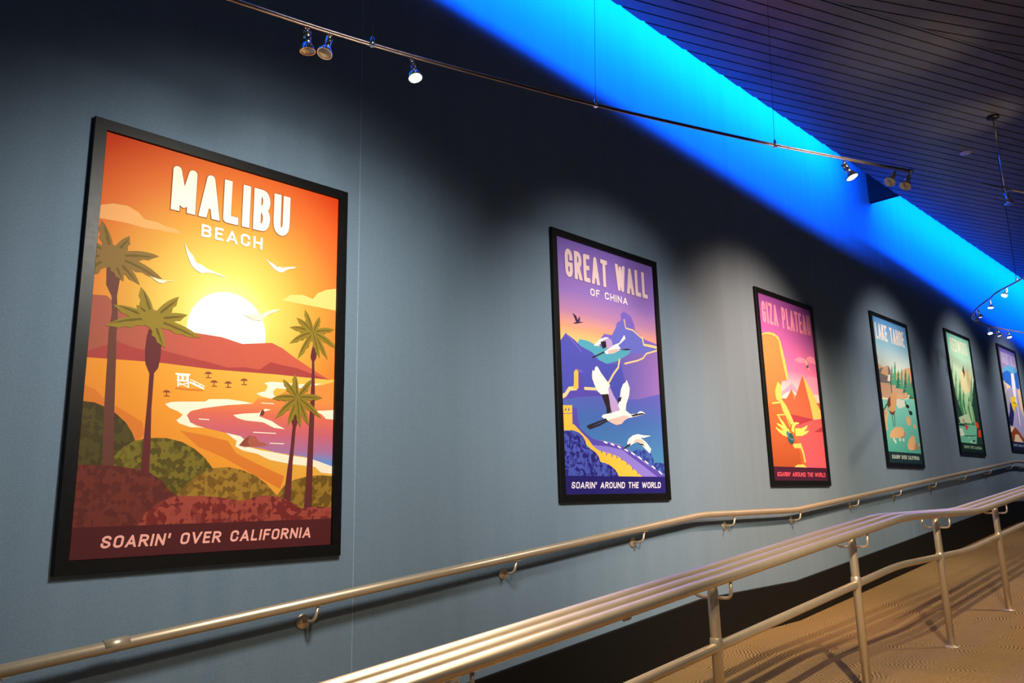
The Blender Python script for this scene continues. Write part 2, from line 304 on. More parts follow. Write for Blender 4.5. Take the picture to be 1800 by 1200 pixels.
# ------------------------------------------------------------------ posters
# outlines in tenths of a millimetre from the poster's lower left corner, painted back to front
ART = [
[
('p0_sky','530,530 11690,530 11690,17790 530,17790'),
('p0_cloud','530,14561 1005,14749 1576,14790 2006,14624 2278,14376 2795,14373 3152,14272 3598,14266 3853,14078 3343,14053 2817,14041 2305,13992 1631,14040 530,13999'),
('p0_cloud2','11690,11885 8753,11930 9177,12260 9844,12376 10396,12261 10640,12601 11104,12854 11690,13021'),
('p0_sun','7988,10018 7966,10304 7899,10584 7789,10849 7639,11094 7452,11312 7234,11499 6989,11649 6724,11759 6445,11826 6158,11848 5872,11826 5593,11759 5327,11649 5083,11499 4864,11312 4678,11094 4528,10849 4418,10584 4351,10304 4328,10018 4351,9732 4418,9453 4528,9187 4678,8943 4864,8724 5083,8538 5327,8388 5593,8278 5872,8211 6158,8188 6445,8211 6724,8278 6989,8388 7234,8538 7452,8724 7639,8943 7789,9187 7899,9453 7966,9732'),
('p0_mtlight','530,10772 1050,10822 1403,10551 1619,10325 2166,10059 2759,9882 3619,9809 4507,9788 5903,9755 6887,9570 8307,9801 8845,9620 9510,9241 10531,8745 11442,8353 8473,8337 5513,8263 3373,8314 530,8223'),
('p0_mtdark','530,8217 530,8497 922,8674 1599,8998 2255,8823 2921,8747 3336,8868 4575,8673 5310,8573 6262,8416 7038,8517 7744,8476 8293,8885 8984,8803 9637,8753 10652,8502 11442,8353 8473,8337 5513,8263 3373,8314'),
('p0_sand','530,8225 2051,8280 3373,8314 5513,8263 8473,8337 11442,8353 11690,8397 11690,789 530,1318'),
('p0_sandsh','530,7141 901,7005 1394,6549 2125,6184 2795,5804 2912,5303 2533,4953 1789,5418 530,6323'),
('p0_sandsh','4327,5539 5309,5409 6432,5186 6840,4656 7837,4222 9186,3681 9000,3120 7661,3761 6282,4462 5161,4874'),
('p0_foam','3639,6612 3906,6719 4337,6759 5318,6832 5495,6954 6335,7018 7114,6965 7534,6893 6350,6734 5244,6530 4801,6411 4574,6210 4742,5911 5018,5767 5401,5707 4755,5701 4264,5841 4144,5965 4293,6079 4398,6208 4189,6335 3819,6468'),
('p0_sea','4574,6201 4715,6370 5244,6539 6349,6752 7533,6902 7723,7153 8604,7221 8930,7480 9137,7634 9890,7837 11010,8047 11690,8276 11690,4086 11235,4263 10222,4593 9464,4670 8622,4780 8006,4911 7308,4981 6754,5409 6319,5535 5402,5698 4743,5894'),
('p0_foam','7642,7375 8094,7517 8206,7768 8016,7886 8280,7968 8698,7987 9775,7986 11030,8140 10333,7896 9349,7711 8626,7698 8465,7539 8514,7368 8706,7277 8365,7193 7900,7271'),
('p0_foam','6610,6336 7139,6434 7834,6497 7929,6617 8129,6707 8418,6688 7933,6542 7840,6347 8461,6165 8780,5991 9154,5828 8577,5866 8055,6085 7154,6128 6809,6210'),
('p0_foam','6319,5535 6994,5419 7217,5253 7131,5011 8010,4827 8624,4752 9466,4623 10333,4547 11006,4377 11690,4166 11690,3809 11077,3869 10767,4128 9480,4242 8433,4410 7817,4664 7122,4792 6776,4963 6832,5202'),
('p0_foam','10594,6773 11690,6882 11690,6423 11287,6425 11051,6642'),
('p0_foam','5090,6093 5546,6084 5545,6044 5090,6053'),
('p0_foam','7574,5640 8691,5635 8691,5595 7573,5600'),
('p0_foam','8401,5178 9128,5176 9128,5136 8401,5138'),
('p0_foam','7914,6978 8531,6984 8531,6944 7914,6938'),
('p0_rock','6938,5005 7176,5288 7422,5474 7701,5440 7913,5197 8146,5177 8324,5052 8002,4995 7212,4941'),
('p0_rock2','6938,5005 7176,5288 7422,5474 7348,5175 7455,4986'),
('p0_white','3982,7953 4617,7971 4622,7900 3987,7882'),
('p0_white','4057,7880 4551,7893 4567,7616 4074,7606'),
('p0_cloud','4138,7843 4235,7844 4245,7684 4148,7684'),
('p0_cloud','4340,7845 4447,7847 4456,7686 4350,7685'),
('p0_white','4134,7611 4149,7372 4099,7369 4084,7607'),
('p0_white','4574,7625 4591,7357 4541,7354 4524,7621'),
('p0_white','4114,7460 4547,7589 4558,7550 4125,7422'),
('p0_white','4119,7583 4571,7410 4556,7373 4105,7546'),
('p0_white','4610,7660 5257,7420 5225,7336 4578,7576'),
('p0_white','4621,7756 5269,7507 5255,7470 4607,7718'),
('p0_white','4831,7649 4840,7505 4810,7503 4801,7647'),
('p0_white','5063,7561 5070,7435 5040,7433 5033,7559'),
('p0_sandsh','4024,7349 4658,7332 5196,7360 5201,7280 4659,7252 4022,7269'),
('p0_rock2','5203,8030 5308,8132 5455,8147 5572,8057'),
('p0_rock2','5402,8122 5416,7885 5376,7883 5362,8120'),
('p0_rock2','5285,7894 5524,7907 5526,7868 5287,7854'),
('p0_rock2','5481,7682 5587,7783 5736,7797 5853,7707'),
('p0_rock2','5682,7773 5695,7535 5655,7533 5642,7771'),
('p0_rock2','5563,7544 5805,7557 5807,7517 5565,7505'),
('p0_rock2','6119,7694 6227,7797 6380,7811 6500,7719'),
('p0_rock2','6325,7786 6337,7546 6297,7544 6285,7784'),
('p0_rock2','6202,7555 6451,7567 6453,7527 6204,7515'),
('p0_rock2','6842,7882 6955,7987 7112,8002 7236,7909'),
('p0_rock2','7055,7977 7067,7732 7027,7730 7015,7975'),
('p0_rock2','6928,7740 7184,7754 7186,7714 6930,7700'),
('p0_rock2','3497,7088 3593,7184 3729,7195 3837,7108'),
('p0_rock2','3682,7173 3696,6947 3656,6945 3642,7171'),
('p0_rock2','3574,6958 3795,6967 3797,6927 3576,6918'),
('p0_trunk','7929,6617 8029,6662 8095,6552 8021,6377 7858,6414'),
('p0_bush1','530,6501 943,6475 1334,6330 1737,6109 2156,5752 2423,5365 2576,5021 2675,3636 530,3621'),
('p0_bush2','1581,4109 1896,4521 2147,4807 2527,5036 3084,5176 3748,5211 4443,5067 4987,4798 5457,4425 5828,3974 5904,2610 1692,2673'),
('p0_bush4','8711,2660 9202,3259 9719,3533 10471,3709 11137,3743 11690,3700 11690,1748 8746,1835'),
('p0_bush3','4243,2803 4725,3325 5229,3723 5845,4001 6491,4063 7165,3938 7762,3707 8275,3380 8847,2843 8870,2290 4270,2384'),
('p0_trunk','955,11958 1121,12168 1358,12217 1488,11976 1489,11533 1435,10863 1562,9707 1526,9436 1598,8161 1693,6073 1835,3791 1417,3787 1310,6049 1273,8125 1238,9395 1311,10188 1239,10828 1000,11266'),
('p0_trunk2','2774,9663 3023,9725 3293,9512 3322,9330 3324,8530 3261,8082 3108,7847 3103,6333 3175,4808 3179,3805 2855,3802 2895,5302 2928,6835 2926,7829 2742,8201 2683,8806 2713,9337'),
('p0_trunk2','10388,9649 10510,10128 10671,9735 10671,9374 10563,9157 10645,7640 10637,3691 10653,2158 10250,2167 10307,3688 10397,6621 10444,8634 10439,9143 10353,9338'),
('p0_trunk2','9547,6763 9761,6827 9832,6389 9687,5893 9586,4253 9537,2183 9141,2192 9291,3681 9451,5014 9522,5982 9436,6268'),
('p0_leafd','1016,12443 861,12612 735,12783 723,12988 572,13139 612,13353 530,13513 584,13730 612,13929 739,13792 846,13639 940,13476 1019,13301 1085,13116 1136,12921 1172,12716 1195,12502'),
('p0_leafk','1109,12474 1034,12653 966,12829 925,13008 851,13172 822,13346 763,13505 738,13671 706,13829 774,13683 838,13530 898,13371 955,13206 1009,13035 1060,12858 1107,12675 1150,12486'),
('p0_leafd','1083,12511 1120,12675 1170,12829 1233,12972 1310,13103 1400,13223 1502,13330 1615,13424 1747,13500 1754,13332 1788,13146 1697,13039 1718,12858 1565,12779 1539,12621 1408,12518 1249,12422'),
('p0_leafk','1125,12490 1191,12623 1259,12750 1331,12873 1406,12990 1484,13101 1565,13207 1648,13306 1735,13399 1679,13284 1629,13162 1551,13056 1498,12930 1406,12826 1343,12699 1256,12584 1162,12468'),
('p0_leafd','1115,12539 1333,12671 1560,12779 1794,12861 2032,12918 2274,12948 2515,12952 2755,12929 2991,12872 2766,12762 2554,12613 2329,12603 2130,12452 1890,12490 1685,12374 1443,12362 1182,12364'),
('p0_leafk','1132,12496 1346,12579 1561,12650 1778,12706 1995,12749 2214,12778 2432,12794 2649,12795 2866,12781 2651,12756 2438,12715 2224,12698 2014,12641 1797,12620 1586,12555 1369,12507 1146,12455'),
('p0_leafd','1141,12543 1403,12571 1671,12568 1939,12533 2204,12467 2463,12370 2715,12243 2958,12088 3186,11898 2887,11937 2586,11928 2349,12039 2073,12009 1855,12159 1604,12150 1372,12245 1129,12356'),
('p0_leafk','1138,12496 1375,12483 1613,12451 1851,12401 2089,12333 2324,12246 2558,12142 2790,12020 3018,11879 2773,11986 2526,12070 2296,12171 2055,12228 1829,12315 1595,12355 1365,12408 1134,12453'),
('p0_leafd','1167,12535 1336,12491 1503,12418 1662,12319 1812,12196 1951,12050 2078,11882 2191,11694 2285,11482 2066,11583 1832,11646 1709,11797 1499,11837 1425,12018 1260,12071 1164,12212 1074,12372'),
('p0_leafk','1144,12494 1280,12423 1415,12336 1548,12235 1679,12120 1807,11991 1933,11849 2055,11694 2173,11526 2026,11670 1875,11796 1750,11934 1604,12039 1491,12167 1356,12258 1238,12360 1122,12458'),
('p0_leafd','1076,12371 862,12381 671,12403 531,12524 530,12935 675,12880 848,12787 1013,12672 1166,12536'),
('p0_leafk','1122,12457 956,12531 795,12600 647,12685 530,12717 530,12830 683,12766 839,12687 993,12597 1144,12495'),
('p0_leafd','1152,12356 983,12241 823,12147 638,12159 530,12054 530,12527 735,12561 934,12565 1130,12543'),
('p0_leafk','1139,12453 971,12417 804,12378 633,12355 530,12314 530,12419 612,12441 787,12474 962,12492 1136,12496'),
('p0_leafd','1212,12380 1099,12179 974,11994 772,11888 669,11662 530,11607 530,12185 700,12317 898,12438 1101,12531'),
('p0_leafk','1154,12458 1003,12328 850,12193 680,12068 532,11905 530,12051 622,12135 789,12270 959,12390 1129,12494'),
('p0_leafd','1190,12513 1292,12425 1383,12325 1460,12216 1524,12095 1574,11965 1611,11825 1635,11677 1637,11516 1484,11605 1306,11675 1262,11808 1101,11877 1121,12036 1011,12123 1006,12264 1027,12420'),
('p0_leafk','1149,12489 1213,12391 1273,12288 1331,12180 1385,12069 1436,11952 1484,11832 1529,11707 1569,11578 1494,11692 1413,11799 1363,11918 1286,12021 1251,12141 1186,12244 1146,12356 1111,12469'),
('p0_leafd','1637,12482 1612,12637 1541,12776 1431,12887 1291,12958 1137,12982 982,12958 843,12887 732,12776 661,12637 637,12482 661,12328 732,12189 843,12078 982,12007 1137,11982 1291,12007 1431,12078 1541,12189 1612,12328'),
('p0_leaf','2793,10080 2634,10221 2503,10365 2482,10553 2327,10675 2358,10877 2268,11019 2313,11222 2330,11410 2462,11297 2575,11167 2675,11025 2761,10872 2834,10707 2892,10532 2936,10346 2967,10151'),
('p0_leafk','2883,10118 2802,10276 2727,10431 2678,10591 2598,10735 2561,10891 2496,11032 2463,11182 2423,11326 2498,11198 2568,11063 2636,10923 2700,10776 2761,10624 2818,10466 2873,10302 2924,10133'),
('p0_leaf','2863,10166 2955,10355 3059,10531 3175,10693 3304,10840 3443,10972 3593,11087 3753,11187 3927,11263 3870,11069 3838,10851 3699,10734 3659,10523 3466,10442 3384,10260 3210,10149 3010,10049'),
('p0_leafk','2900,10137 3014,10287 3131,10431 3251,10567 3373,10696 3498,10819 3625,10933 3754,11041 3887,11139 3780,11012 3679,10877 3555,10761 3452,10620 3316,10507 3204,10365 3071,10238 2933,10109'),
('p0_leaf','2892,10186 3057,10286 3228,10371 3404,10439 3583,10490 3767,10524 3954,10541 4144,10541 4337,10517 4182,10379 4036,10210 3855,10186 3709,10031 3509,10070 3349,9965 3155,9974 2949,10007'),
('p0_leafk','2907,10142 3070,10198 3234,10250 3400,10296 3566,10336 3733,10371 3900,10400 4069,10423 4237,10440 4076,10386 3917,10323 3750,10292 3591,10229 3421,10210 3259,10155 3090,10125 2919,10100'),
('p0_leaf','2920,10188 3189,10193 3458,10174 3725,10133 3990,10069 4250,9981 4504,9872 4753,9743 4990,9584 4697,9585 4400,9548 4152,9646 3869,9608 3639,9759 3374,9759 3133,9869 2891,10003'),
('p0_leafk','2913,10142 3154,10107 3394,10061 3633,10004 3872,9937 4110,9859 4346,9770 4581,9672 4813,9561 4567,9636 4320,9696 4085,9782 3841,9831 3611,9918 3371,9966 3138,10033 2905,10099'),
('p0_leaf','2879,10005 2657,9966 2445,9952 2262,10052 2046,10007 1873,10157 1672,10176 1499,10340 1317,10473 1528,10504 1736,10511 1943,10500 2147,10472 2347,10426 2545,10363 2738,10283 2926,10187'),
('p0_leafk','2902,10100 2715,10133 2530,10171 2353,10233 2167,10259 1992,10329 1810,10367 1636,10436 1459,10496 1644,10474 1828,10443 2011,10407 2194,10366 2376,10318 2556,10265 2736,10206 2915,10142'),
('p0_leaf','2929,10003 2718,9876 2511,9771 2280,9774 2086,9624 1832,9659 1618,9558 1344,9584 1075,9570 1277,9737 1493,9875 1717,9989 1948,10080 2184,10146 2423,10185 2664,10200 2902,10189'),
('p0_leafk','2914,10099 2706,10054 2498,10007 2287,9978 2082,9906 1866,9870 1657,9795 1436,9742 1215,9674 1421,9778 1631,9869 1841,9947 2054,10012 2267,10064 2481,10103 2696,10129 2909,10142'),
('p0_leaf','2965,10157 3076,10043 3174,9918 3260,9782 3332,9635 3390,9478 3434,9312 3465,9136 3474,8949 3312,9069 3124,9171 3073,9331 2902,9430 2915,9613 2796,9727 2784,9892 2798,10069'),
('p0_leafk','2923,10134 2993,10013 3061,9887 3125,9755 3185,9619 3243,9478 3297,9332 3349,9181 3395,9026 3313,9167 3225,9301 3169,9446 3085,9575 3044,9719 2972,9846 2925,9981 2884,10116'),
('p0_leaf','2830,10030 2686,10027 2563,10041 2515,10147 2380,10132 2362,10281 2269,10318 2255,10480 2221,10617 2342,10622 2453,10604 2558,10571 2655,10521 2744,10456 2822,10376 2891,10282 2950,10175'),
('p0_leafk','2891,10106 2800,10158 2715,10211 2647,10283 2558,10326 2498,10403 2419,10454 2360,10530 2295,10599 2381,10562 2464,10518 2545,10468 2625,10413 2702,10352 2777,10286 2850,10215 2920,10139'),
('p0_leaf','3361,10128 3339,10252 3275,10363 3175,10452 3050,10509 2911,10528 2772,10509 2646,10452 2547,10363 2483,10252 2461,10128 2483,10005 2547,9893 2646,9805 2772,9748 2911,9728 3050,9748 3175,9805 3275,9893 3339,10005'),
('p0_leaf','10368,10561 10247,10684 10145,10810 10120,10964 10003,11073 10013,11236 9940,11356 9961,11519 9962,11670 10064,11570 10153,11459 10232,11338 10303,11209 10364,11071 10415,10925 10456,10771 10488,10611'),
('p0_leafk','10431,10588 10367,10718 10308,10846 10266,10977 10203,11096 10169,11224 10116,11339 10085,11461 10049,11577 10108,11471 10165,11360 10219,11244 10271,11124 10321,10999 10369,10870 10414,10736 10458,10598'),
('p0_leaf','10410,10609 10423,10736 10446,10857 10478,10972 10521,11080 10574,11180 10635,11274 10706,11359 10791,11434 10812,11312 10852,11180 10797,11087 10826,10955 10726,10874 10719,10752 10635,10657 10532,10564'),
('p0_leafk','10440,10598 10476,10704 10514,10806 10554,10904 10596,10999 10640,11090 10687,11177 10735,11260 10786,11339 10758,11249 10734,11154 10689,11067 10663,10969 10608,10881 10574,10780 10523,10684 10467,10587'),
('p0_leaf','10432,10633 10568,10727 10712,10805 10860,10866 11013,10908 11167,10932 11323,10936 11476,10922 11627,10884 11486,10807 11354,10703 11213,10694 11091,10588 10937,10611 10810,10529 10655,10517 10484,10514'),
('p0_leafk','10446,10603 10578,10663 10712,10714 10847,10756 10983,10788 11119,10810 11255,10823 11391,10826 11526,10818 11392,10800 11260,10771 11127,10757 10998,10716 10862,10699 10732,10652 10596,10616 10456,10576'),
('p0_leaf','10458,10636 10639,10629 10823,10598 11006,10543 11185,10464 11358,10363 11524,10241 11682,10098 11690,10089 11690,9978 11615,10004 11398,10041 11240,10152 11042,10167 10906,10297 10732,10319 10584,10409 10431,10509'),
('p0_leafk','10451,10604 10608,10572 10764,10525 10921,10465 11076,10390 11230,10302 11383,10200 11534,10084 11682,9955 11518,10064 11354,10156 11203,10256 11043,10325 10897,10411 10742,10464 10594,10523 10444,10576'),
('p0_leaf','10480,10624 10610,10531 10735,10416 10853,10280 10962,10125 11062,9951 11152,9760 11232,9552 11298,9326 11130,9498 10947,9643 10856,9824 10688,9941 10638,10123 10507,10232 10441,10380 10385,10534'),
('p0_leafk','10456,10601 10554,10500 10650,10386 10745,10259 10837,10118 10928,9964 11016,9798 11103,9619 11186,9427 11080,9607 10970,9773 10882,9937 10776,10079 10696,10225 10598,10347 10515,10468 10434,10582'),
('p0_leaf','10428,10509 10260,10483 10103,10467 9960,10526 9808,10475 9663,10558 9514,10542 9357,10621 9193,10671 9346,10736 9504,10777 9665,10800 9828,10805 9990,10790 10151,10756 10308,10705 10459,10636'),
('p0_leafk','10444,10576 10301,10601 10161,10622 10024,10655 9885,10658 9748,10685 9610,10684 9471,10699 9330,10703 9469,10725 9610,10737 9751,10739 9892,10731 10033,10713 10174,10686 10313,10650 10452,10604'),
('p0_leaf','10475,10511 10342,10402 10212,10304 10050,10271 9933,10136 9744,10111 9602,9994 9394,9948 9193,9868 9321,10038 9462,10185 9611,10313 9768,10421 9931,10509 10098,10574 10268,10616 10437,10635'),
('p0_leafk','10454,10576 10317,10524 10180,10466 10036,10414 9903,10332 9754,10266 9614,10171 9461,10083 9309,9980 9445,10104 9584,10214 9725,10311 9868,10396 10012,10468 10157,10527 10302,10572 10447,10604'),
('p0_leaf','10522,10545 10477,10362 10416,10186 10285,10044 10242,9842 10075,9700 9989,9504 9809,9346 9646,9168 9705,9397 9779,9612 9862,9814 9954,10004 10056,10179 10168,10341 10287,10487 10414,10618'),
('p0_leafk','10465,10583 10382,10445 10296,10303 10195,10163 10112,10003 10003,9851 9911,9681 9799,9514 9691,9336 9777,9526 9865,9706 9957,9878 10050,10041 10145,10194 10242,10339 10341,10474 10442,10600'),
('p0_leaf','10489,10609 10570,10476 10642,10336 10704,10189 10756,10034 10798,9873 10830,9704 10852,9530 10860,9347 10742,9496 10605,9634 10567,9799 10443,9931 10452,10104 10365,10241 10356,10401 10366,10565'),
('p0_leafk','10458,10597 10506,10469 10553,10337 10597,10201 10639,10061 10678,9916 10716,9768 10751,9616 10783,9459 10726,9609 10665,9754 10627,9902 10568,10040 10540,10184 10490,10318 10458,10454 10430,10589'),
('p0_leaf','10394,10526 10239,10568 10101,10617 10014,10727 9869,10748 9800,10882 9683,10932 9614,11070 9530,11186 9665,11173 9796,11139 9924,11090 10047,11025 10165,10946 10276,10853 10380,10746 10476,10627'),
('p0_leafk','10436,10580 10327,10656 10221,10731 10127,10814 10019,10875 9930,10956 9829,11015 9739,11089 9647,11155 9752,11112 9856,11060 9959,11001 10061,10935 10162,10862 10262,10782 10359,10695 10455,10602'),
('p0_leaf','9618,7333 9529,7470 9461,7609 9481,7758 9394,7890 9454,8042 9419,8178 9492,8328 9543,8474 9612,8347 9665,8215 9707,8080 9738,7941 9758,7799 9768,7653 9766,7504 9754,7352'),
('p0_leafk','9691,7343 9662,7475 9638,7606 9632,7737 9604,7864 9607,7992 9590,8117 9596,8242 9597,8366 9621,8245 9642,8123 9661,7998 9677,7872 9691,7743 9703,7613 9712,7481 9719,7347'),
('p0_leaf','9674,7371 9740,7522 9816,7664 9901,7795 9995,7916 10097,8025 10208,8124 10326,8210 10456,8280 10417,8129 10397,7962 10294,7863 10267,7699 10123,7624 10064,7479 9934,7382 9786,7292'),
('p0_leafk','9703,7351 9785,7471 9870,7585 9956,7695 10044,7799 10134,7898 10226,7992 10319,8081 10414,8163 10337,8063 10264,7956 10174,7862 10100,7751 10001,7657 9920,7544 9825,7440 9726,7334'),
('p0_leaf','9700,7389 9863,7462 10032,7518 10205,7554 10379,7569 10554,7565 10728,7540 10898,7497 11062,7428 10886,7375 10717,7292 10557,7309 10400,7222 10236,7275 10082,7212 9913,7228 9732,7255'),
('p0_leafk','9708,7355 9861,7393 10014,7422 10169,7440 10323,7448 10478,7446 10632,7433 10786,7411 10938,7377 10782,7385 10628,7381 10477,7392 10325,7375 10173,7381 10023,7357 9869,7344 9714,7326'),
('p0_leaf','9727,7387 9906,7350 10085,7288 10261,7203 10431,7094 10594,6963 10749,6812 10894,6641 11026,6447 10812,6551 10588,6622 10439,6760 10235,6807 10116,6963 9942,7014 9809,7131 9675,7259'),
('p0_leafk','9714,7354 9863,7295 10012,7222 10161,7135 10308,7034 10454,6920 10597,6792 10739,6651 10878,6496 10722,6632 10563,6752 10420,6878 10265,6975 10129,7086 9980,7166 9841,7250 9702,7328'),
('p0_leaf','9747,7370 9861,7259 9968,7128 10067,6980 10155,6816 10232,6635 10300,6439 10357,6229 10398,6003 10245,6181 10073,6337 10002,6524 9845,6657 9821,6845 9702,6971 9660,7130 9633,7294'),
('p0_leafk','9718,7351 9798,7236 9876,7109 9952,6971 10026,6822 10097,6662 10167,6491 10234,6309 10298,6116 10210,6299 10119,6470 10048,6640 9959,6790 9899,6944 9819,7078 9754,7210 9693,7335'),
('p0_leaf','9639,7285 9491,7353 9362,7428 9297,7559 9155,7612 9120,7765 9015,7846 8986,8004 8939,8145 9068,8094 9187,8026 9300,7946 9406,7854 9503,7750 9592,7635 9672,7509 9744,7374'),
('p0_leafk','9695,7333 9600,7429 9510,7523 9434,7626 9341,7711 9271,7813 9186,7899 9117,7997 9045,8089 9135,8015 9224,7935 9310,7850 9395,7760 9479,7665 9560,7565 9640,7461 9717,7351'),
('p0_leaf','9704,7253 9542,7194 9389,7149 9235,7183 9089,7104 8925,7163 8774,7120 8596,7175 8415,7199 8564,7293 8722,7363 8884,7416 9050,7449 9217,7463 9385,7458 9551,7433 9713,7390'),
('p0_leafk','9708,7326 9562,7326 9419,7323 9276,7331 9133,7309 8988,7311 8845,7286 8697,7276 8549,7254 8692,7301 8836,7338 8981,7365 9128,7382 9274,7390 9420,7388 9566,7376 9711,7355'),
('p0_leaf','9762,7268 9666,7122 9565,6986 9409,6907 9323,6736 9133,6658 9010,6499 8802,6398 8608,6267 8707,6475 8822,6662 8946,6833 9080,6984 9222,7116 9372,7227 9527,7317 9685,7383'),
('p0_leafk','9720,7329 9602,7239 9483,7142 9353,7050 9237,6929 9100,6820 8976,6686 8835,6555 8697,6410 8816,6572 8938,6721 9061,6858 9187,6983 9315,7095 9444,7194 9574,7281 9705,7354'),
('p0_leaf','9797,7314 9807,7137 9796,6964 9703,6815 9711,6629 9578,6484 9537,6306 9391,6156 9265,5994 9274,6191 9300,6380 9335,6563 9380,6738 9437,6905 9504,7065 9581,7217 9668,7361'),
('p0_leafk','9728,7338 9687,7196 9642,7051 9579,6910 9537,6757 9466,6611 9415,6455 9341,6302 9272,6144 9317,6310 9365,6472 9416,6629 9469,6782 9524,6931 9581,7075 9640,7214 9701,7349'),
('p0_leaf','9754,7353 9815,7197 9865,7034 9905,6865 9934,6691 9952,6510 9959,6324 9956,6133 9936,5935 9835,6115 9713,6287 9700,6471 9591,6636 9629,6820 9560,6983 9579,7156 9619,7330'),
('p0_leafk','9719,7347 9747,7201 9772,7051 9795,6898 9815,6740 9833,6578 9849,6413 9863,6243 9873,6070 9837,6240 9797,6406 9780,6572 9742,6731 9736,6890 9707,7043 9697,7194 9691,7343'),
('p0_shrubd','530,4072 1971,4035 2606,3930 3179,3805 3695,3475 4102,3014 4410,2843 4519,1129 530,1318'),
('p0_shrub','2849,1647 3131,2163 3591,2562 4241,2836 5369,2842 6280,2762 7230,2608 8099,2832 8808,2788 9437,2604 10087,2218 10847,2297 11690,2250 11690,789 2880,1206'),
('p0_white','3995,13725 4176,13407 4405,13205 4560,12914 4774,12889 4978,12782 5196,12706 5539,12635 5981,12501 5679,12522 5336,12594 5037,12560 4836,12492 4593,12565 4444,12688 4338,12793 4153,13197'),
('p0_white','7808,13802 8015,13669 8223,13610 8405,13494 8555,13536 8721,13519 8887,13577 9136,13652 9468,13702 9260,13590 9011,13515 8820,13387 8704,13287 8521,13270 8389,13312 8289,13353 8057,13551'),
('p0_gull2','2626,11962 2759,11912 2891,11889 3008,11856 3103,11883 3209,11872 3315,11869 3474,11893 3686,11909 3554,11873 3395,11849 3273,11787 3198,11724 3082,11713 2997,11740 2933,11766 2785,11867'),
('p0_gull2','6533,10900 6808,10920 7081,10945 7317,11015 7509,11091 7730,11092 7938,11219 8254,11368 8683,11491 8428,11289 8112,11140 7879,10930 7740,10783 7502,10736 7321,10772 7184,10813 6863,10918'),
('p0_band','530,530 11690,530 11690,1720 530,1720'),
],
[
('p1_sky','530,530 11690,530 11690,17790 530,17790'),
('p1_far','4745,11105 5307,11623 6179,11635 6688,12267 6834,12634 7353,12913 7332,13352 7725,13637 8557,13394 8956,12779 8983,12408 9775,12002 10257,11830 11690,11663 11690,10575 11538,9148 4550,8470'),
('p1_far2','7750,13065 7838,12385 8735,12355 9797,11910 9966,11416 11690,11434 11690,10575 11538,9148 6077,8618 5724,11233 6952,12304'),
('p1_teal','2353,10619 2602,10891 3385,10874 4574,10644 6240,10630 8364,10771 7953,10339 6738,9750 5546,8969 3109,8719 2684,10150'),
('p1_right','4751,9356 5589,9517 6745,9840 7961,10431 8576,10632 10112,10684 11690,11100 11690,6787 3199,6209'),
('p1_left','530,10445 592,10516 1143,11101 2054,10750 2673,10387 3864,10121 4529,9661 5528,9449 7017,9655 7477,8272 7320,6489 530,6027'),
('p1_valley','530,6632 1221,6886 2357,7059 4317,7132 6227,7022 8858,7223 11690,7826 11690,1329 530,1307'),
('p1_cream','7777,13055 7902,12439 8750,12413 9789,11961 9742,11851 8720,12297 7835,12340 7660,13028'),
('p1_cream','9967,12035 10050,11505 10817,11529 11690,11517 11690,11317 10817,11329 9945,11335 9771,11993'),
('p1_cream','11690,11121 10301,10723 9831,10316 9150,10068 7501,9648 7471,9765 9117,10183 9772,10420 10254,10833 11690,11245'),
('p1_cream','7008,9981 6800,9312 6208,8780 5506,7991 5386,8097 6094,8892 6667,9401 6855,10028'),
('p1_far','1165,11135 2210,10461 2763,10017 2713,9955 2165,10395 1122,11067'),
('p1_vio','595,6594 1243,7255 4214,7549 4859,7175 2347,6893'),
('p1_cream','530,6641 530,6921 835,7056 1253,7486 2047,7604 2086,7327 1369,7232 1001,6831 540,6619'),
('p1_cream','2842,7616 4346,7694 4356,7495 2853,7416'),
('p1_gold','1844,8548 2084,8765 2302,8595 2230,7446 1698,7401 1795,7756'),
('p1_vio','2306,8654 2737,8580 2845,7474 2230,7446'),
('p1_far','2085,8782 2593,8734 2788,8568 2304,8620'),
('p1_vio','1499,6158 1994,6110 2035,5557 2215,4835 3321,4233 4608,3869 3287,3740 1417,4795'),
('p1_gold','530,6219 1532,6290 1496,5282 1491,4799 530,4750'),
('p1_vio','785,5883 831,6047 904,6052 931,5893'),
('p1_vio','1090,5903 1137,6068 1211,6073 1238,5913'),
('p1_far','530,5706 1500,5768 1497,5719 530,5658'),
('p1_bush2','7127,2676 7171,2847 7271,3020 7443,3179 7643,3322 7900,3441 8185,3536 8499,3598 8813,3625 9125,3617 9437,3574 9716,3493 9964,3385 10149,3248 10302,3092 10376,2916 10389,2739 10273,1633 7033,1615'),
('p1_bush2','9717,2155 9743,2260 9830,2367 9946,2457 10092,2547 10269,2621 10474,2669 10695,2709 10930,2722 11165,2718 11382,2686 11583,2645 11690,2601 11690,1641 9664,1630'),
('p1_walk','3063,4222 3963,4094 5159,4040 6523,3852 7909,3381 9180,2803 10342,2295 11690,1820 11690,1597 8031,1578 6962,2418 5082,3051 3535,3585'),
('p1_vio','3063,4222 3963,4094 4620,4019 6797,3759 7897,3251 9313,2630 11690,1797 11690,1686 10741,1680 9287,2368 7873,2991 6775,3502 5133,3704 3416,3744'),
('p1_gold','530,4793 796,4796 1605,5046 1964,4822 2383,4518 3055,4099 3541,3667 4045,3420 5098,3260 6177,3062 7262,2593 8084,2135 9060,1583 5777,1566 5023,2304 4252,2661 3704,3222 2899,3686 2304,4271 1454,4596 530,4602'),
('p1_white','4699,4070 5068,3975 5043,3879 4674,3973'),
('p1_white','5450,3963 5824,3850 5795,3754 5421,3868'),
('p1_white','6196,3812 6577,3688 6546,3593 6165,3717'),
('p1_white','6969,3631 7355,3489 7320,3395 6934,3538'),
('p1_white','7738,3413 8130,3251 8091,3158 7700,3321'),
('p1_white','8533,3156 8930,2974 8888,2883 8491,3065'),
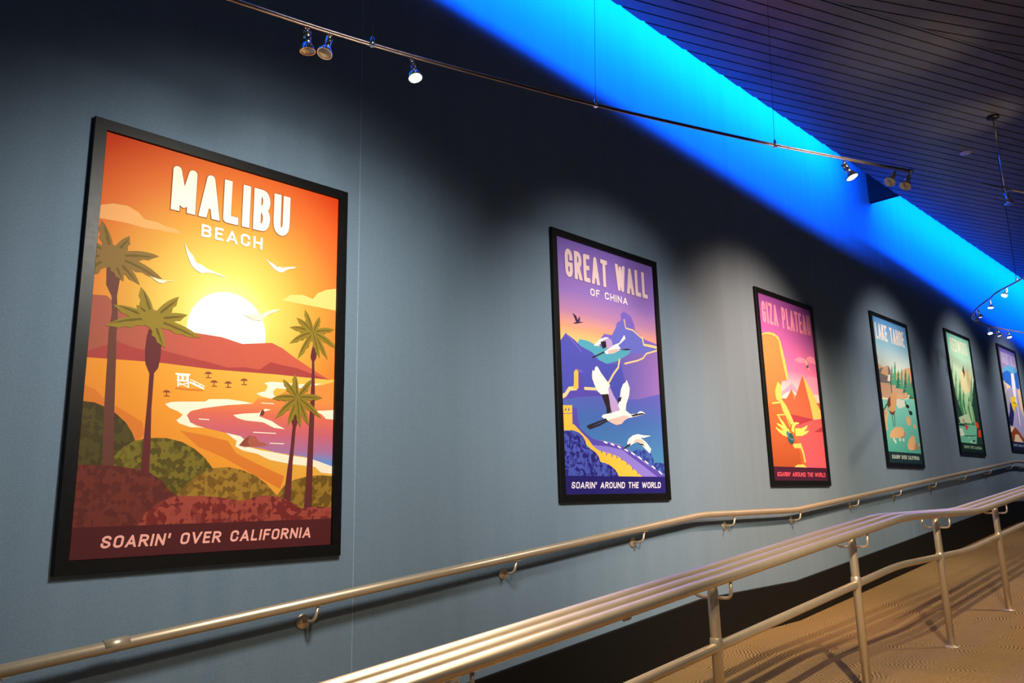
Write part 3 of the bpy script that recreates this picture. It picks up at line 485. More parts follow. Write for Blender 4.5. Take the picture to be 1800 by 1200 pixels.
('p1_white','9323,2859 9726,2665 9682,2575 9279,2769'),
('p1_white','10139,2521 10547,2306 10501,2218 10092,2433'),
('p1_white','10951,2151 11365,1915 11315,1828 10902,2064'),
('p1_vio','4422,3405 4450,3241 4351,3224 4324,3389'),
('p1_vio','4947,3288 4975,3122 4876,3106 4848,3271'),
('p1_vio','5548,3187 5576,3020 5477,3004 5450,3171'),
('p1_vio','6090,3092 6117,2924 6019,2908 5991,3076'),
('p1_vio','6634,2936 6661,2767 6563,2751 6535,2920'),
('p1_vio','7202,2650 7229,2480 7131,2464 7103,2634'),
('p1_vio','7831,2319 7858,2148 7759,2132 7732,2303'),
('p1_vio','8414,2026 8441,1854 8342,1838 8315,2010'),
('p1_bush','530,4461 683,4520 978,4597 1272,4627 1567,4625 1861,4575 2118,4498 2349,4379 2541,4233 2670,4067 2759,3876 2771,3682 2631,1590 530,1578'),
('p1_bush','530,2784 578,2877 756,3062 995,3226 1283,3369 1608,3482 1958,3550 2323,3586 2688,3573 3041,3528 3369,3432 3657,3302 3894,3145 4064,2961 4153,2749 4177,2537 4107,1598 530,1578'),
('p1_bush','1263,1426 1325,1653 1460,1873 1693,2080 2001,2267 2360,2424 2783,2543 3247,2617 3728,2651 4211,2636 4683,2579 5117,2471 5484,2319 5797,2132 6026,1918 6145,1685 6180,1443 6187,1526 1268,1504'),
('p1_dark','1868,11866 2287,12022 2111,12297 1963,12601 2314,12457 2451,12176 2679,12505 2714,12233 2628,12099 3100,12134 2673,12002 2280,11909'),
('p1_wing','5098,11240 5735,11369 6080,11280 6280,10769 5675,10604 5259,10624'),
('p1_white','4032,10619 4460,10936 4748,11149 5457,11394 5806,11378 5161,11159 4863,10856 4437,10626'),
('p1_black','4818,10982 5435,11107 5470,10668 5043,10509'),
('p1_white','5094,10269 5671,10560 6409,10964 7002,11175 7644,11852 7739,11590 7455,11370 6840,10974 7115,10800 6214,10314 5502,10176'),
('p1_pink','5664,10470 6528,10665 7105,10691 6359,10349 5643,10202'),
('p1_black','7107,10709 8001,10873 8371,10846 7691,10708'),
('p1_black','5253,10257 3855,9683 3817,9776 5215,10350'),
('p1_wing','4938,8214 5477,8090 5974,7350 6383,6860 6664,6340 5729,6037 5389,6959 5215,7375'),
('p1_white','3725,8526 3802,8859 4011,8812 4083,9077 4280,9201 4459,9073 4708,8779 5286,8289 5676,7977 5450,7741 5485,7311 4595,7256 4208,7463 3967,7825 3734,8272'),
('p1_black','4661,7245 5419,7349 5541,6798 5625,6116 5142,5898 5135,6341 4839,6917'),
('p1_white','6474,6606 6682,7057 6886,7776 7181,8200 7485,8361 7648,8555 7797,8256 7946,7956 7809,7409 7416,6760 7301,6269 6662,6314'),
('p1_black','6436,6820 6517,7114 6988,7300 6786,6934'),
('p1_white','4546,5709 4760,5874 5589,6011 6734,6327 7306,6331 7865,6085 8607,6149 9003,6380 9304,6373 9701,6236 8592,5988 7547,5785 6655,5403 5812,5357 5004,5524'),
('p1_pink','5277,5540 6120,5718 7131,5969 7777,5921 7099,5601 6792,5341 6148,5221 5537,5359'),
('p1_black','7858,6014 8760,6186 9248,6261 9700,6227 8747,6051 8143,5926'),
('p1_black','5095,5531 4204,5243 2981,4861 2935,5015 4163,5377 5059,5645'),
('p1_black','5227,5438 4326,5082 3151,4754 3110,4909 4283,5216 5184,5550'),
('p1_white','7270,3964 7488,4318 8019,4584 8619,4698 9286,4639 10201,4652 9344,4464 8894,4463 9614,4137 10146,3666 9917,3366 9276,3771 8570,4186 7965,3989 7662,3849'),
('p1_pink','7827,4071 8438,4356 9031,4336 9596,3959 9302,4037 8563,4116'),
('p1_black','8557,4054 9151,4032 9431,3821 8992,3938'),
('p1_black','7697,3907 6951,3572 6902,3681 7647,4016'),
('p1_band','530,530 11690,530 11690,1700 530,1700'),
],
[
('p2_sky','530,530 11690,530 11690,17790 530,17790'),
('p2_cloud','6977,12094 7522,12380 8239,12525 9029,12507 9595,12343 10144,12083 7722,11953'),
('p2_cloud','3168,8028 3671,8746 4876,9278 5900,9716 6754,9267 6971,8495'),
('p2_cloud','9502,12378 9877,12696 10538,12910 11458,12859 11690,12420 11690,12173 10575,12176'),
('p2_cloud','8500,10132 9852,10802 11278,10757 11690,10597 11690,9049 9410,8866'),
('p2_pale','3168,8028 3987,8517 5162,8871 5942,9023 6833,8747 11690,9070 11690,8044 3048,7430'),
('p2_pyr','3541,8099 4454,8127 5677,9105 6138,8170 5727,6247 3137,6097'),
('p2_pyrlit','5677,9105 6430,8470 6110,8037'),
('p2_pyr','8404,10768 9106,9289 9848,6396 4584,6096 6138,8170'),
('p2_gold','8410,10796 9109,10188 10299,9209 11690,7514 11690,6670 9828,6484 9487,7888 8923,9363'),
('p2_pyr','10875,8167 11690,8226 11690,7518 11565,7581'),
('p2_sand','4302,6502 9858,6442 11690,6637 11690,1595 3266,1488'),
('p2_shade','4709,6697 6568,6641 9899,6444 8392,6138 6763,5789 5258,5795'),
('p2_shade','11690,5321 9566,5188 11690,5836'),
('p2_orange','530,13837 1341,14084 2153,14214 3134,14227 3865,14082 4267,13714 4349,13022 4697,12013 4931,11165 5224,10062 4818,9894 3876,9763 3323,8802 3515,7970 4145,7508 4763,6955 5407,6058 6153,4732 6616,3389 7118,2214 7350,1540 530,1454'),
('p2_gold','530,13837 1344,14101 2156,14231 3230,14258 4001,14030 4362,13638 4537,13045 4945,11866 5252,10021 4836,9982 4477,11291 4147,12473 4047,13159 3929,13670 3441,13955 2565,14054 1498,13994 586,13724 530,13693'),
('p2_gold','2329,8718 2948,9618 3610,9338 3515,7970 4312,7435 5198,6387 5635,5815 4866,5689 4118,6491 3473,6871 3281,7700 2430,7888 2335,8299'),
('p2_orange2','530,7415 1479,7484 3096,7669 3325,7030 3934,6480 4794,5347 5967,3876 6353,2199 6584,1530 530,1454'),
('p2_gold','1466,7547 3207,7771 3558,7104 4216,6954 4178,6798 3457,6980 3174,7615 1486,7388'),
('p2_gold','2227,6512 3984,6664 4704,5546 4585,5471 3933,6534 2240,6372'),
('p2_gold','6537,4079 7085,3127 7264,2247 6972,2180 6763,2989 6195,3871'),
('p2_gold','4768,1755 5367,1972 6697,2037 7486,1711'),
('p2_gold','4676,3914 6366,3975 6654,3560 5143,3512'),
('p2_wing','4618,4369 3029,4636 2179,4936 1766,5286 1808,5355 2267,5174 3097,5057 4685,4965'),
('p2_wing','4232,4623 3258,5073 2624,5368 2017,5623 2038,5701 2697,5611 3398,5476 4439,5187'),
('p2_wing','3766,4769 3253,5453 2698,5978 2332,6420 2385,6480 2857,6175 3540,5768 4206,5176'),
('p2_wing','4815,5133 5137,5682 5797,5989 6601,5976 6608,5896 5870,5747 5458,5401 5374,4915'),
('p2_wing','5646,5264 6945,5152 7937,5238 8502,5326 8526,5249 7992,4990 6972,4726 5634,4665'),
('p2_wing','5635,5391 6982,5452 8024,5714 8332,5836 8379,5771 8123,5481 7069,5034 5700,4795'),
('p2_beetle','5163,4147 5191,4318 5157,4494 5063,4657 4920,4793 4740,4887 4542,4930 4345,4919 4169,4853 4029,4741 3941,4592 3913,4422 3947,4246 4041,4082 4185,3947 4364,3853 4562,3810 4759,3821 4936,3886 5075,3999'),
('p2_beetle2','4343,4808 4328,4888 4285,4961 4219,5018 4135,5055 4043,5068 3950,5055 3866,5018 3800,4961 3757,4888 3743,4808 3757,4728 3800,4655 3866,4598 3950,4561 4043,4548 4135,4561 4219,4598 4285,4655 4328,4728'),
('p2_beetle2','4115,4632 4598,4407 5312,4354 5300,4194 4562,4251 4048,4487'),
('p2_shade','3820,4017 3283,3585 3233,3647 3770,4080'),
('p2_shade','4531,3900 4434,3438 4356,3454 4453,3916'),
('p2_shade','4991,3909 4809,3484 4735,3516 4917,3940'),
('p2_beetle','9961,11742 9949,11810 9912,11871 9854,11920 9782,11951 9701,11962 9621,11951 9549,11920 9491,11871 9454,11810 9441,11742 9454,11674 9491,11613 9549,11564 9621,11533 9701,11522 9782,11533 9854,11564 9912,11613 9949,11674'),
('p2_wing','9605,11791 9297,12214 9458,12332 9766,11909'),
('p2_wing','9801,11674 9955,11462 9826,11368 9671,11580'),
('p2_band','530,530 11690,530 11690,1750 530,1750'),
],
[
('p3_sky','530,530 11690,530 11690,17790 530,17790'),
('p3_rock','530,11976 1184,11984 2149,11679 2813,11886 4100,12116 4674,11620 5059,11288 7982,11676 9204,12183 11502,12617 11690,12668 11690,9140 530,8248'),
('p3_gray','530,11279 2287,11739 1315,10913 4358,10664 3855,9882 6354,9922 818,9340 530,9510'),
('p3_gray','3847,12089 4482,11786 4613,10689 3725,10971'),
('p3_sand','530,9758 3871,9930 6322,9826 8340,9721 9516,8587 4729,8080 530,8031'),
('p3_tree','6524,13037 6536,11949 6379,11933 6392,10850 6157,10828 6380,9924 4526,9759 5378,10753 5147,10731 5908,11883 5752,11867'),
('p3_tree','5284,12337 5313,11491 5185,11478 5214,10635 5022,10617 5221,9913 3698,9777 4384,10556 4194,10538 4799,11438 4672,11425'),
('p3_tree2','7315,11987 7420,11171 7261,11155 7365,10341 7127,10319 7432,9642 5550,9480 6339,10247 6104,10225 6785,11109 6627,11093'),
('p3_tree','8592,12311 8661,11382 8498,11366 8567,10441 8324,10419 8602,9649 6687,9485 7521,10346 7282,10324 8013,11319 7852,11303'),
('p3_tree2','9927,12355 9944,11278 9779,11262 9797,10190 9550,10168 9789,9273 7842,9114 8733,10096 8490,10074 9285,11214 9121,11198'),
('p3_tree','11001,11981 11112,10974 10916,10956 11027,9952 10734,9927 11094,9092 8786,8908 9766,9844 9479,9819 10331,10901 10137,10883'),
('p3_tree2','11690,11162 11690,9468 11652,9465 11690,9387 11690,8658 9700,8506 10672,9384 10381,9360 11221,10375 11025,10357'),
('p3_rock','5930,8310 6844,9125 7640,8460'),
('p3_rock','8066,8568 9013,9399 9832,8725'),
('p3_rock','6612,8084 7535,8901 8338,8233'),
('p3_rock','4872,8137 5769,8944 6554,8284'),
('p3_tree','8609,9744 11191,10256 11690,9897 11690,8786 11209,8813 9726,9173'),
('p3_water','530,7759 4720,8052 8382,8358 11690,8660 11690,1732 530,1437'),
('p3_pale','5223,8072 8081,8241 8060,7445 5865,7017 5032,7508'),
('p3_rock','530,6524 1684,6913 2175,6234 1281,4944 1288,4242 530,4206'),
('p3_bird','2045,7295 2621,7965 3470,8347 3706,7957 3151,7014 2384,6872'),
('p3_birdl','3455,8300 4206,8724 5286,8996 5692,8568 5160,7518 4637,6707 3620,6235 2601,6439 2536,6971 3212,7198'),
('p3_bird','2416,6606 3448,6449 4637,6707 3823,6113 2878,6189'),
('p3_dark','4495,11010 4352,10271 4210,8799 4011,8816 4113,10297 4219,11056'),
('p3_white','3103,10179 3725,10971 4357,11033 4075,10177'),
('p3_dark','2100,7211 918,6451 1239,6129 1121,6036 776,6553 1990,7378'),
('p3_dark','3328,6217 3428,4703 3269,4693 3168,6207'),
('p3_dark','4148,6253 3954,4803 3795,4825 3990,6274'),
('p3_stone','1668,3603 2463,4211 3829,4678 5242,4839 6340,4741 6701,4321 6248,3755 4644,3462 1940,3351'),
('p3_stone2','4770,3467 6264,3801 6786,4416 6915,4057 6587,3633'),
('p3_stone','7171,2610 7854,3365 8855,3820 9707,3977 10208,3737 10057,2893 9463,2226 8223,2078 7378,2253'),
('p3_stone2','10161,3176 10825,2640 10684,2263 9446,2179'),
('p3_stone','9417,5709 9378,5895 9264,6062 9087,6195 8864,6280 8617,6309 8370,6280 8147,6195 7970,6062 7856,5895 7817,5709 7856,5524 7970,5357 8147,5224 8370,5139 8617,5109 8864,5139 9087,5224 9264,5357 9378,5524'),
('p3_stone','11026,5110 11002,5203 10931,5287 10820,5353 10681,5396 10526,5410 10372,5396 10232,5353 10122,5287 10051,5203 10026,5110 10051,5018 10122,4934 10232,4868 10372,4825 10526,4810 10681,4825 10820,4868 10931,4934 11002,5018'),
('p3_stone','11690,2743 10896,2829 11690,3147'),
('p3_stone','11690,8444 10961,8507 11690,8784'),
('p3_dark','9518,7505 9489,7582 9403,7652 9271,7707 9103,7742 8918,7755 8733,7742 8565,7707 8433,7652 8347,7582 8318,7505 8347,7427 8433,7358 8565,7302 8733,7267 8918,7255 9103,7267 9271,7302 9403,7358 9489,7427'),
('p3_dark','8527,7478 8195,8017 8365,8121 8697,7583'),
('p3_dark','10352,6732 10323,6819 10238,6897 10105,6959 9938,6999 9752,7012 9567,6999 9400,6959 9267,6897 9182,6819 9152,6732 9182,6646 9267,6568 9400,6506 9567,6466 9752,6452 9938,6466 10105,6506 10238,6568 10323,6646'),
('p3_dark','9200,6765 8970,7079 9131,7197 9362,6884'),
('p3_pale','3253,3217 3239,3279 3199,3335 3137,3379 3059,3407 2973,3417 2886,3407 2808,3379 2746,3335 2706,3279 2693,3217 2706,3155 2746,3099 2808,3055 2886,3027 2973,3017 3059,3027 3137,3055 3199,3099 3239,3155'),
('p3_pale','3653,2967 3639,3029 3599,3085 3537,3129 3459,3157 3373,3167 3286,3157 3208,3129 3146,3085 3106,3029 3093,2967 3106,2905 3146,2850 3208,2805 3286,2777 3373,2767 3459,2777 3537,2805 3599,2850 3639,2905'),
('p3_pale','5230,3268 5216,3330 5176,3386 5114,3430 5036,3459 4950,3468 4863,3459 4785,3430 4723,3386 4683,3330 4670,3268 4683,3207 4723,3151 4785,3107 4863,3078 4950,3068 5036,3078 5114,3107 5176,3151 5216,3207'),
('p3_pale','6367,3295 6354,3357 6314,3413 6252,3457 6174,3485 6087,3495 6001,3485 5923,3457 5861,3413 5821,3357 5807,3295 5821,3233 5861,3178 5923,3133 6001,3105 6087,3095 6174,3105 6252,3133 6314,3178 6354,3233'),
('p3_band','530,530 11690,530 11690,1780 530,1780'),
],
[
('p4_sky','530,530 11690,530 11690,17790 530,17790'),
('p4_pale','5468,12473 9238,13041 11132,11944 9577,9976 6154,8976 4451,10246'),
('p4_mid','2027,13788 1521,11790 1327,11771 584,8828 530,8824 530,8519 2528,4215 614,4115 530,4448 530,11066 941,11732 749,11713'),
('p4_mid','3186,12416 2879,10735 2647,10713 2194,8226 1966,8208 3989,4292 1700,4172 834,8120 530,8097 530,8293 2187,10670 1957,10649'),
('p4_green','4660,11325 4460,9894 4225,9874 3930,7750 3697,7733 5548,4373 3215,4251 2541,7648 2084,7614 3756,9833 3522,9813'),
('p4_mid','530,12617 559,12665 530,12549 530,5167 1004,4136 530,4111'),
('p4_green','5597,9639 5516,8572 5301,8555 5181,6966 4968,6952 6477,4422 4350,4311 3913,6880 3494,6851 4875,8522 4662,8505'),
('p4_mid','10772,12462 10398,10775 10169,10755 9618,8260 9393,8243 11415,4320 9160,4207 8277,8161 7835,8128 9715,10714 9489,10694'),
('p4_dark','11213,10848 11055,9516 10800,9495 10566,7515 10313,7498 11690,5150 11690,4333 9631,4230 9062,7411 8567,7377 10293,9454 10040,9433'),
('p4_green','7977,9122 7935,8189 7726,8173 7664,6781 7457,6767 8845,4545 6776,4437 6430,6699 6022,6672 7312,8142 7105,8127'),
('p4_dark','530,11631 967,12360 1483,8601 2801,6631 4214,4821 530,4483'),
('p4_dark','11588,11618 11690,11160 11690,4584 9805,4239 10005,7116 9841,9272'),
('p4_beam','3965,7781 5116,5119 4648,4944 3778,7711'),
('p4_beam','6161,7590 7328,4892 6859,4717 5973,7520'),
('p4_beam','7110,8364 8329,5113 7854,4958 6920,8302'),
('p4_pale2','1387,5343 5981,6143 7699,4838 1837,4519'),
('p4_water','530,3302 725,4169 3828,4361 7233,4511 9674,4518 8417,1761 530,1752'),
('p4_white','755,3827 2589,3745 2730,3231 3288,2793 577,2619 679,3251'),
('p4_white','4581,2674 5550,2655 4695,2503'),
('p4_white','5264,2058 6500,2164 7959,1863 5607,1954'),
('p4_dark','949,4417 2472,4469 3813,4481 3816,4181 2478,4169 959,4117'),
('p4_dark','6423,2168 7721,2365 7759,2118 6461,1920'),
('p4_dark','2511,2820 4834,2861 8523,3078 8530,2959 4839,2741 2513,2700'),
('p4_dark','9841,4648 11690,6294 11690,1574 8268,1458'),
('p4_eagle','7281,13654 7252,12836 7523,12412 6718,11432 6745,12243 6312,12559'),
('p4_red','3366,4191 4606,4373 5721,4254 5205,3992 4437,3602 3985,3872'),
('p4_dark','4537,4866 4630,4397 4355,4278 4077,4669'),
('p4_red2','3947,4983 3922,5060 3851,5130 3741,5185 3601,5221 3447,5233 3292,5221 3153,5185 3042,5130 2971,5060 2947,4983 2971,4906 3042,4836 3153,4781 3292,4745 3447,4733 3601,4745 3741,4781 3851,4836 3922,4906'),
('p4_orange','9466,4930 10225,5215 10649,4812 10797,4271 9702,4156 9357,4501'),
('p4_orange','9986,3686 10704,4084 11438,3875 11259,2893 9768,2831'),
('p4_band','530,530 11690,530 11690,1760 530,1760'),
],
[
('p5_sky','530,530 11690,530 11690,17790 530,17790'),
('p5_cy','1806,14128 6789,15205 9479,15026 11590,14963 11489,14196 9147,13868 6357,13867 3589,13769 1779,13495'),
('p5_blue','530,13011 583,13106 4412,14035 6723,13904 6113,11094 4181,11288 1752,11699 530,11888'),
('p5_blue','9206,13967 11672,14498 11271,11446 9317,11185 8525,12228'),
('p5_cream','530,12019 1858,11888 1167,10667 3298,8603 874,8422 530,8709'),
('p5_cream','2099,11731 5254,11383 4994,9188 4331,9218 3464,10047 2554,10786'),
('p5_cream','9575,11022 11690,11366 11690,7400 11594,6065 9760,7793 9672,10001'),
('p5_lil','3255,10847 9435,11381 8852,8648 10082,5977 9977,2327 1797,3745 3081,8230'),
('p5_white','6975,13744 8643,13911 8898,12262 7898,9412 8111,8595 6647,8488 6113,11094'),
('p5_lil2','6260,11062 5858,9212 5565,9275 5967,11126'),
('p5_white','8073,8115 8039,4575 7539,4580 7573,8120'),
('p5_lil2','7573,8506 6839,4394 6446,4464 7179,8576'),
('p5_navy','2491,8365 4137,8307 4841,7191 4701,6377 3801,5434 2579,4221 904,4484 903,5617 2383,7028'),
('p5_gray','1538,10165 3389,10499 3223,9052 2543,7304 1007,6937 689,8673'),
('p5_gold','4032,9285 6349,9738 7639,9565 6817,8773 7938,8308 8388,7883 6308,7921 4921,6748 4296,7423 3838,8374'),
('p5_navy','4629,8567 6703,8583 7290,8399 5260,8478'),
('p5_brown','530,2998 4094,4210 5289,3915 9860,2141 9626,1771 7483,1782 5448,3034 3336,2941 1875,1617 530,1469'),
('p5_cream','3510,2949 5448,3034 7875,1841 2244,1674'),
('p5_cream','696,4125 2805,4321 2884,3886 749,3087'),
('p5_band','530,530 11690,530 11690,1720 530,1720'),
],
]


def flat(r, g, b): return ('flat', (r, g, b))
PAINT = {
 'p0_sky': ('rad', (.614, 1.07), 1.05, [(0, (250, 244, 180)), (.2, (228, 206, 98)), (.40, (216, 158, 62)), (.60, (220, 114, 46)), (.82, (222, 68, 20)), (1, (214, 52, 12))]),
 'p0_cloud': flat(236, 168, 100), 'p0_cloud2': flat(236, 205, 120), 'p0_sun': ('rad', (.6, 1.0), .3, [(0, (255, 255, 250)), (1, (255, 252, 225))]),
 'p0_mtlight': ('u', [(0, (158, 88, 70)), (.5, (190, 88, 72)), (1, (200, 92, 70))]), 'p0_mtdark': flat(166, 66, 62),
 'p0_sand': ('uv', [(0, (226, 124, 46)), (.45, (232, 152, 50)), (.8, (226, 176, 70)), (1, (226, 186, 84))]), 'p0_sandsh': flat(216, 122, 48),
 'p0_foam': flat(252, 236, 212), 'p0_sea': ('v', [(.38, (88, 150, 226)), (.435, (104, 142, 212)), (.485, (168, 112, 156)), (.56, (200, 98, 114)), (.64, (218, 108, 84)), (.72, (230, 140, 66))]),
 'p0_rock': flat(172, 92, 74), 'p0_rock2': flat(140, 74, 56), 'p0_white': flat(255, 248, 236), 'p0_gull2': flat(252, 226, 196),
 'p0_trunk': flat(104, 62, 52), 'p0_trunk2': flat(98, 44, 46), 'p0_leaf': flat(142, 120, 40), 'p0_leafd': flat(134, 104, 52), 'p0_leafk': flat(104, 84, 30),
 'p0_bush1': ('mot', (82, 74, 38), (70, 60, 34), 40), 'p0_bush2': ('mot', (122, 108, 42), (86, 76, 32), 46), 'p0_bush3': ('mot', (158, 120, 46), (118, 86, 34), 46), 'p0_bush4': ('mot', (150, 116, 42), (108, 82, 32), 46),
 'p0_shrub': ('mot', (158, 72, 60), (116, 42, 40), 44), 'p0_shrubd': ('mot', (112, 52, 44), (94, 43, 40), 44), 'p0_band': flat(82, 34, 38),
 'p1_sky': ('v', [(.95, (250, 226, 120)), (1.06, (248, 206, 120)), (1.16, (238, 164, 126)), (1.28, (186, 132, 176)), (1.42, (150, 116, 196)), (1.78, (126, 98, 188))]),
 'p1_far': flat(122, 100, 196), 'p1_far2': flat(104, 108, 200), 'p1_teal': flat(84, 164, 188), 'p1_left': ('v', [(.7, (72, 78, 176)), (1.1, (84, 84, 182))]),
 'p1_right': ('u', [(0, (84, 92, 186)), (.6, (92, 92, 180)), (1.2, (146, 108, 180))]), 'p1_valley': ('v', [(.2, (66, 132, 176)), (.55, (66, 104, 176)), (.75, (90, 90, 182))]),
 'p1_cream': flat(246, 206, 140), 'p1_gold': flat(240, 186, 70), 'p1_vio': flat(86, 72, 172), 'p1_walk': flat(134, 118, 208), 'p1_white': flat(252, 246, 232), 'p1_pink': flat(240, 186, 176),
 'p1_wing': flat(186, 156, 208), 'p1_black': flat(44, 34, 40), 'p1_dark': flat(64, 40, 78), 'p1_bush': ('mot', (70, 84, 176), (36, 32, 116), 46), 'p1_bush2': ('mot', (64, 96, 178), (38, 52, 136), 46), 'p1_band': flat(34, 28, 104),
 'p2_sky': ('v', [(.9, (246, 196, 206)), (1.1, (226, 120, 176)), (1.4, (182, 96, 176)), (1.78, (140, 74, 166))]),
 'p2_cloud': flat(238, 152, 190), 'p2_pale': flat(246, 206, 210), 'p2_pyr': flat(190, 98, 70), 'p2_pyrlit': flat(226, 134, 80), 'p2_gold': flat(232, 196, 104), 'p2_sand': ('v', [(.2, (206, 86, 104)), (.7, (196, 92, 92))]),
 'p2_shade': flat(160, 56, 74), 'p2_orange': ('v', [(.3, (186, 96, 54)), (1.3, (212, 140, 84))]), 'p2_orange2': ('v', [(.18, (160, 78, 42)), (.8, (196, 106, 64))]), 'p2_wing': flat(250, 214, 104), 'p2_beetle': flat(44, 84, 92), 'p2_beetle2': flat(78, 116, 150), 'p2_band': flat(62, 24, 50),
 'p3_sky': ('v', [(.98, (244, 236, 200)), (1.25, (206, 222, 214)), (1.5, (134, 190, 216)), (1.78, (84, 144, 206))]),
 'p3_rock': flat(220, 180, 132), 'p3_gray': flat(122, 116, 116), 'p3_sand': flat(206, 166, 134), 'p3_tree': flat(82, 160, 124), 'p3_tree2': flat(48, 122, 100), 'p3_water': ('v', [(.2, (84, 176, 158)), (.8, (132, 214, 196))]), 'p3_pale': flat(222, 228, 208),
 'p3_bird': flat(112, 62, 46), 'p3_birdl': flat(216, 166, 112), 'p3_dark': flat(52, 42, 40), 'p3_white': flat(250, 240, 222), 'p3_stone': flat(226, 180, 128), 'p3_stone2': flat(190, 130, 96), 'p3_band': flat(24, 52, 58),
 'p4_sky': ('v', [(.5, (122, 186, 134)), (.9, (178, 222, 170)), (1.3, (206, 234, 196)), (1.6, (160, 226, 200)), (1.78, (132, 208, 190))]),
 'p4_pale': flat(234, 226, 170), 'p4_pale2': flat(186, 216, 174), 'p4_mid': flat(112, 160, 116), 'p4_green': flat(66, 136, 86), 'p4_dark': flat(36, 66, 56), 'p4_beam': flat(178, 220, 160), 'p4_water': flat(112, 200, 164), 'p4_white': flat(226, 240, 222),
 'p4_eagle': flat(70, 60, 44), 'p4_red': flat(226, 66, 60), 'p4_red2': flat(210, 130, 110), 'p4_orange': flat(236, 70, 24), 'p4_band': flat(18, 46, 44),
 'p5_sky': ('v', [(1.2, (170, 170, 210)), (1.55, (150, 140, 196)), (1.78, (104, 98, 186))]),
 'p5_cy': flat(92, 176, 224), 'p5_blue': flat(40, 110, 214), 'p5_cream': flat(240, 214, 180), 'p5_lil': flat(170, 166, 208), 'p5_lil2': flat(140, 140, 196), 'p5_white': flat(240, 238, 248), 'p5_navy': flat(30, 32, 92), 'p5_gray': flat(160, 164, 178), 'p5_gold': flat(240, 202, 50), 'p5_brown': flat(150, 72, 30), 'p5_band': flat(22, 28, 62),
 't0': flat(255, 244, 222), 't0s': flat(150, 70, 40), 'c0': flat(250, 178, 166), 't1': flat(236, 206, 208), 't1s': flat(96, 72, 140), 't1b': flat(246, 232, 230), 'c1': flat(236, 226, 238),
 't2': flat(232, 150, 186), 'c2': flat(240, 92, 112), 't3': flat(246, 232, 222), 'c3': flat(206, 222, 206), 't4': flat(234, 240, 206), 'c4': flat(160, 206, 160), 't5': flat(196, 186, 220), 'c5': flat(166, 186, 226),
}
MATS = {}
def paint(key):
    if key in MATS: return MATS[key]
    spec = PAINT[key]; m = newmat('print_ink_' + spec[0], rough=.6, spec=.15)
    def c3(c): return rgb(*c)
    if spec[0] == 'flat':
        bsdf(m).inputs['Base Color'].default_value = c3(spec[1])
    else:
        tc = nd(m, 'ShaderNodeTexCoord'); sx = nd(m, 'ShaderNodeSeparateXYZ'); lk(m, tc.outputs['Object'], sx.inputs[0])
        if spec[0] == 'mot':
            vo = nd(m, 'ShaderNodeTexVoronoi'); vo.inputs['Scale'].default_value = spec[3]; vo.distance = 'MANHATTAN'; lk(m, tc.outputs['Object'], vo.inputs['Vector'])
            s3 = nd(m, 'ShaderNodeSeparateXYZ'); lk(m, vo.outputs['Color'], s3.inputs[0])
            r = ramp(m, [(.35, c3(spec[2])), (.6, c3(spec[1]))]); lk(m, s3.outputs[0], r.inputs[0])
        elif spec[0] == 'rad':
            cx, cy = spec[1]
            cb = nd(m, 'ShaderNodeCombineXYZ'); lk(m, sx.outputs[0], cb.inputs[0]); lk(m, sx.outputs[2], cb.inputs[1])
            di = nd(m, 'ShaderNodeVectorMath'); di.operation = 'DISTANCE'; di.inputs[1].default_value = (cx, cy, 0); lk(m, cb.outputs[0], di.inputs[0])
            dv = nd(m, 'ShaderNodeMath'); dv.operation = 'DIVIDE'; dv.inputs[1].default_value = spec[2]; lk(m, di.outputs['Value'], dv.inputs[0])
            r = ramp(m, [(p, c3(c)) for p, c in spec[3]]); lk(m, dv.outputs[0], r.inputs[0])
        else:
            if spec[0] == 'u': src = sx.outputs[0]; st = spec[1]
            elif spec[0] == 'v': src = sx.outputs[2]; st = spec[1]
            else:
                ad = nd(m, 'ShaderNodeMath'); ad.operation = 'ADD'; lk(m, sx.outputs[0], ad.inputs[0]); lk(m, sx.outputs[2], ad.inputs[1]); src = ad.outputs[0]
                st = [(p * 1.5 + .4, c) for p, c in spec[1]]
            lo, hi = st[0][0], max(st[-1][0], st[0][0] + 1e-3)
            mr = nd(m, 'ShaderNodeMapRange'); mr.inputs['From Min'].default_value = lo; mr.inputs['From Max'].default_value = hi; lk(m, src, mr.inputs['Value'])
            r = ramp(m, [((p - lo) / (hi - lo), c3(c)) for p, c in st]); lk(m, mr.outputs[0], r.inputs[0])
        lk(m, r.outputs[0], bsdf(m).inputs['Base Color'])
    MATS[key] = m; return m

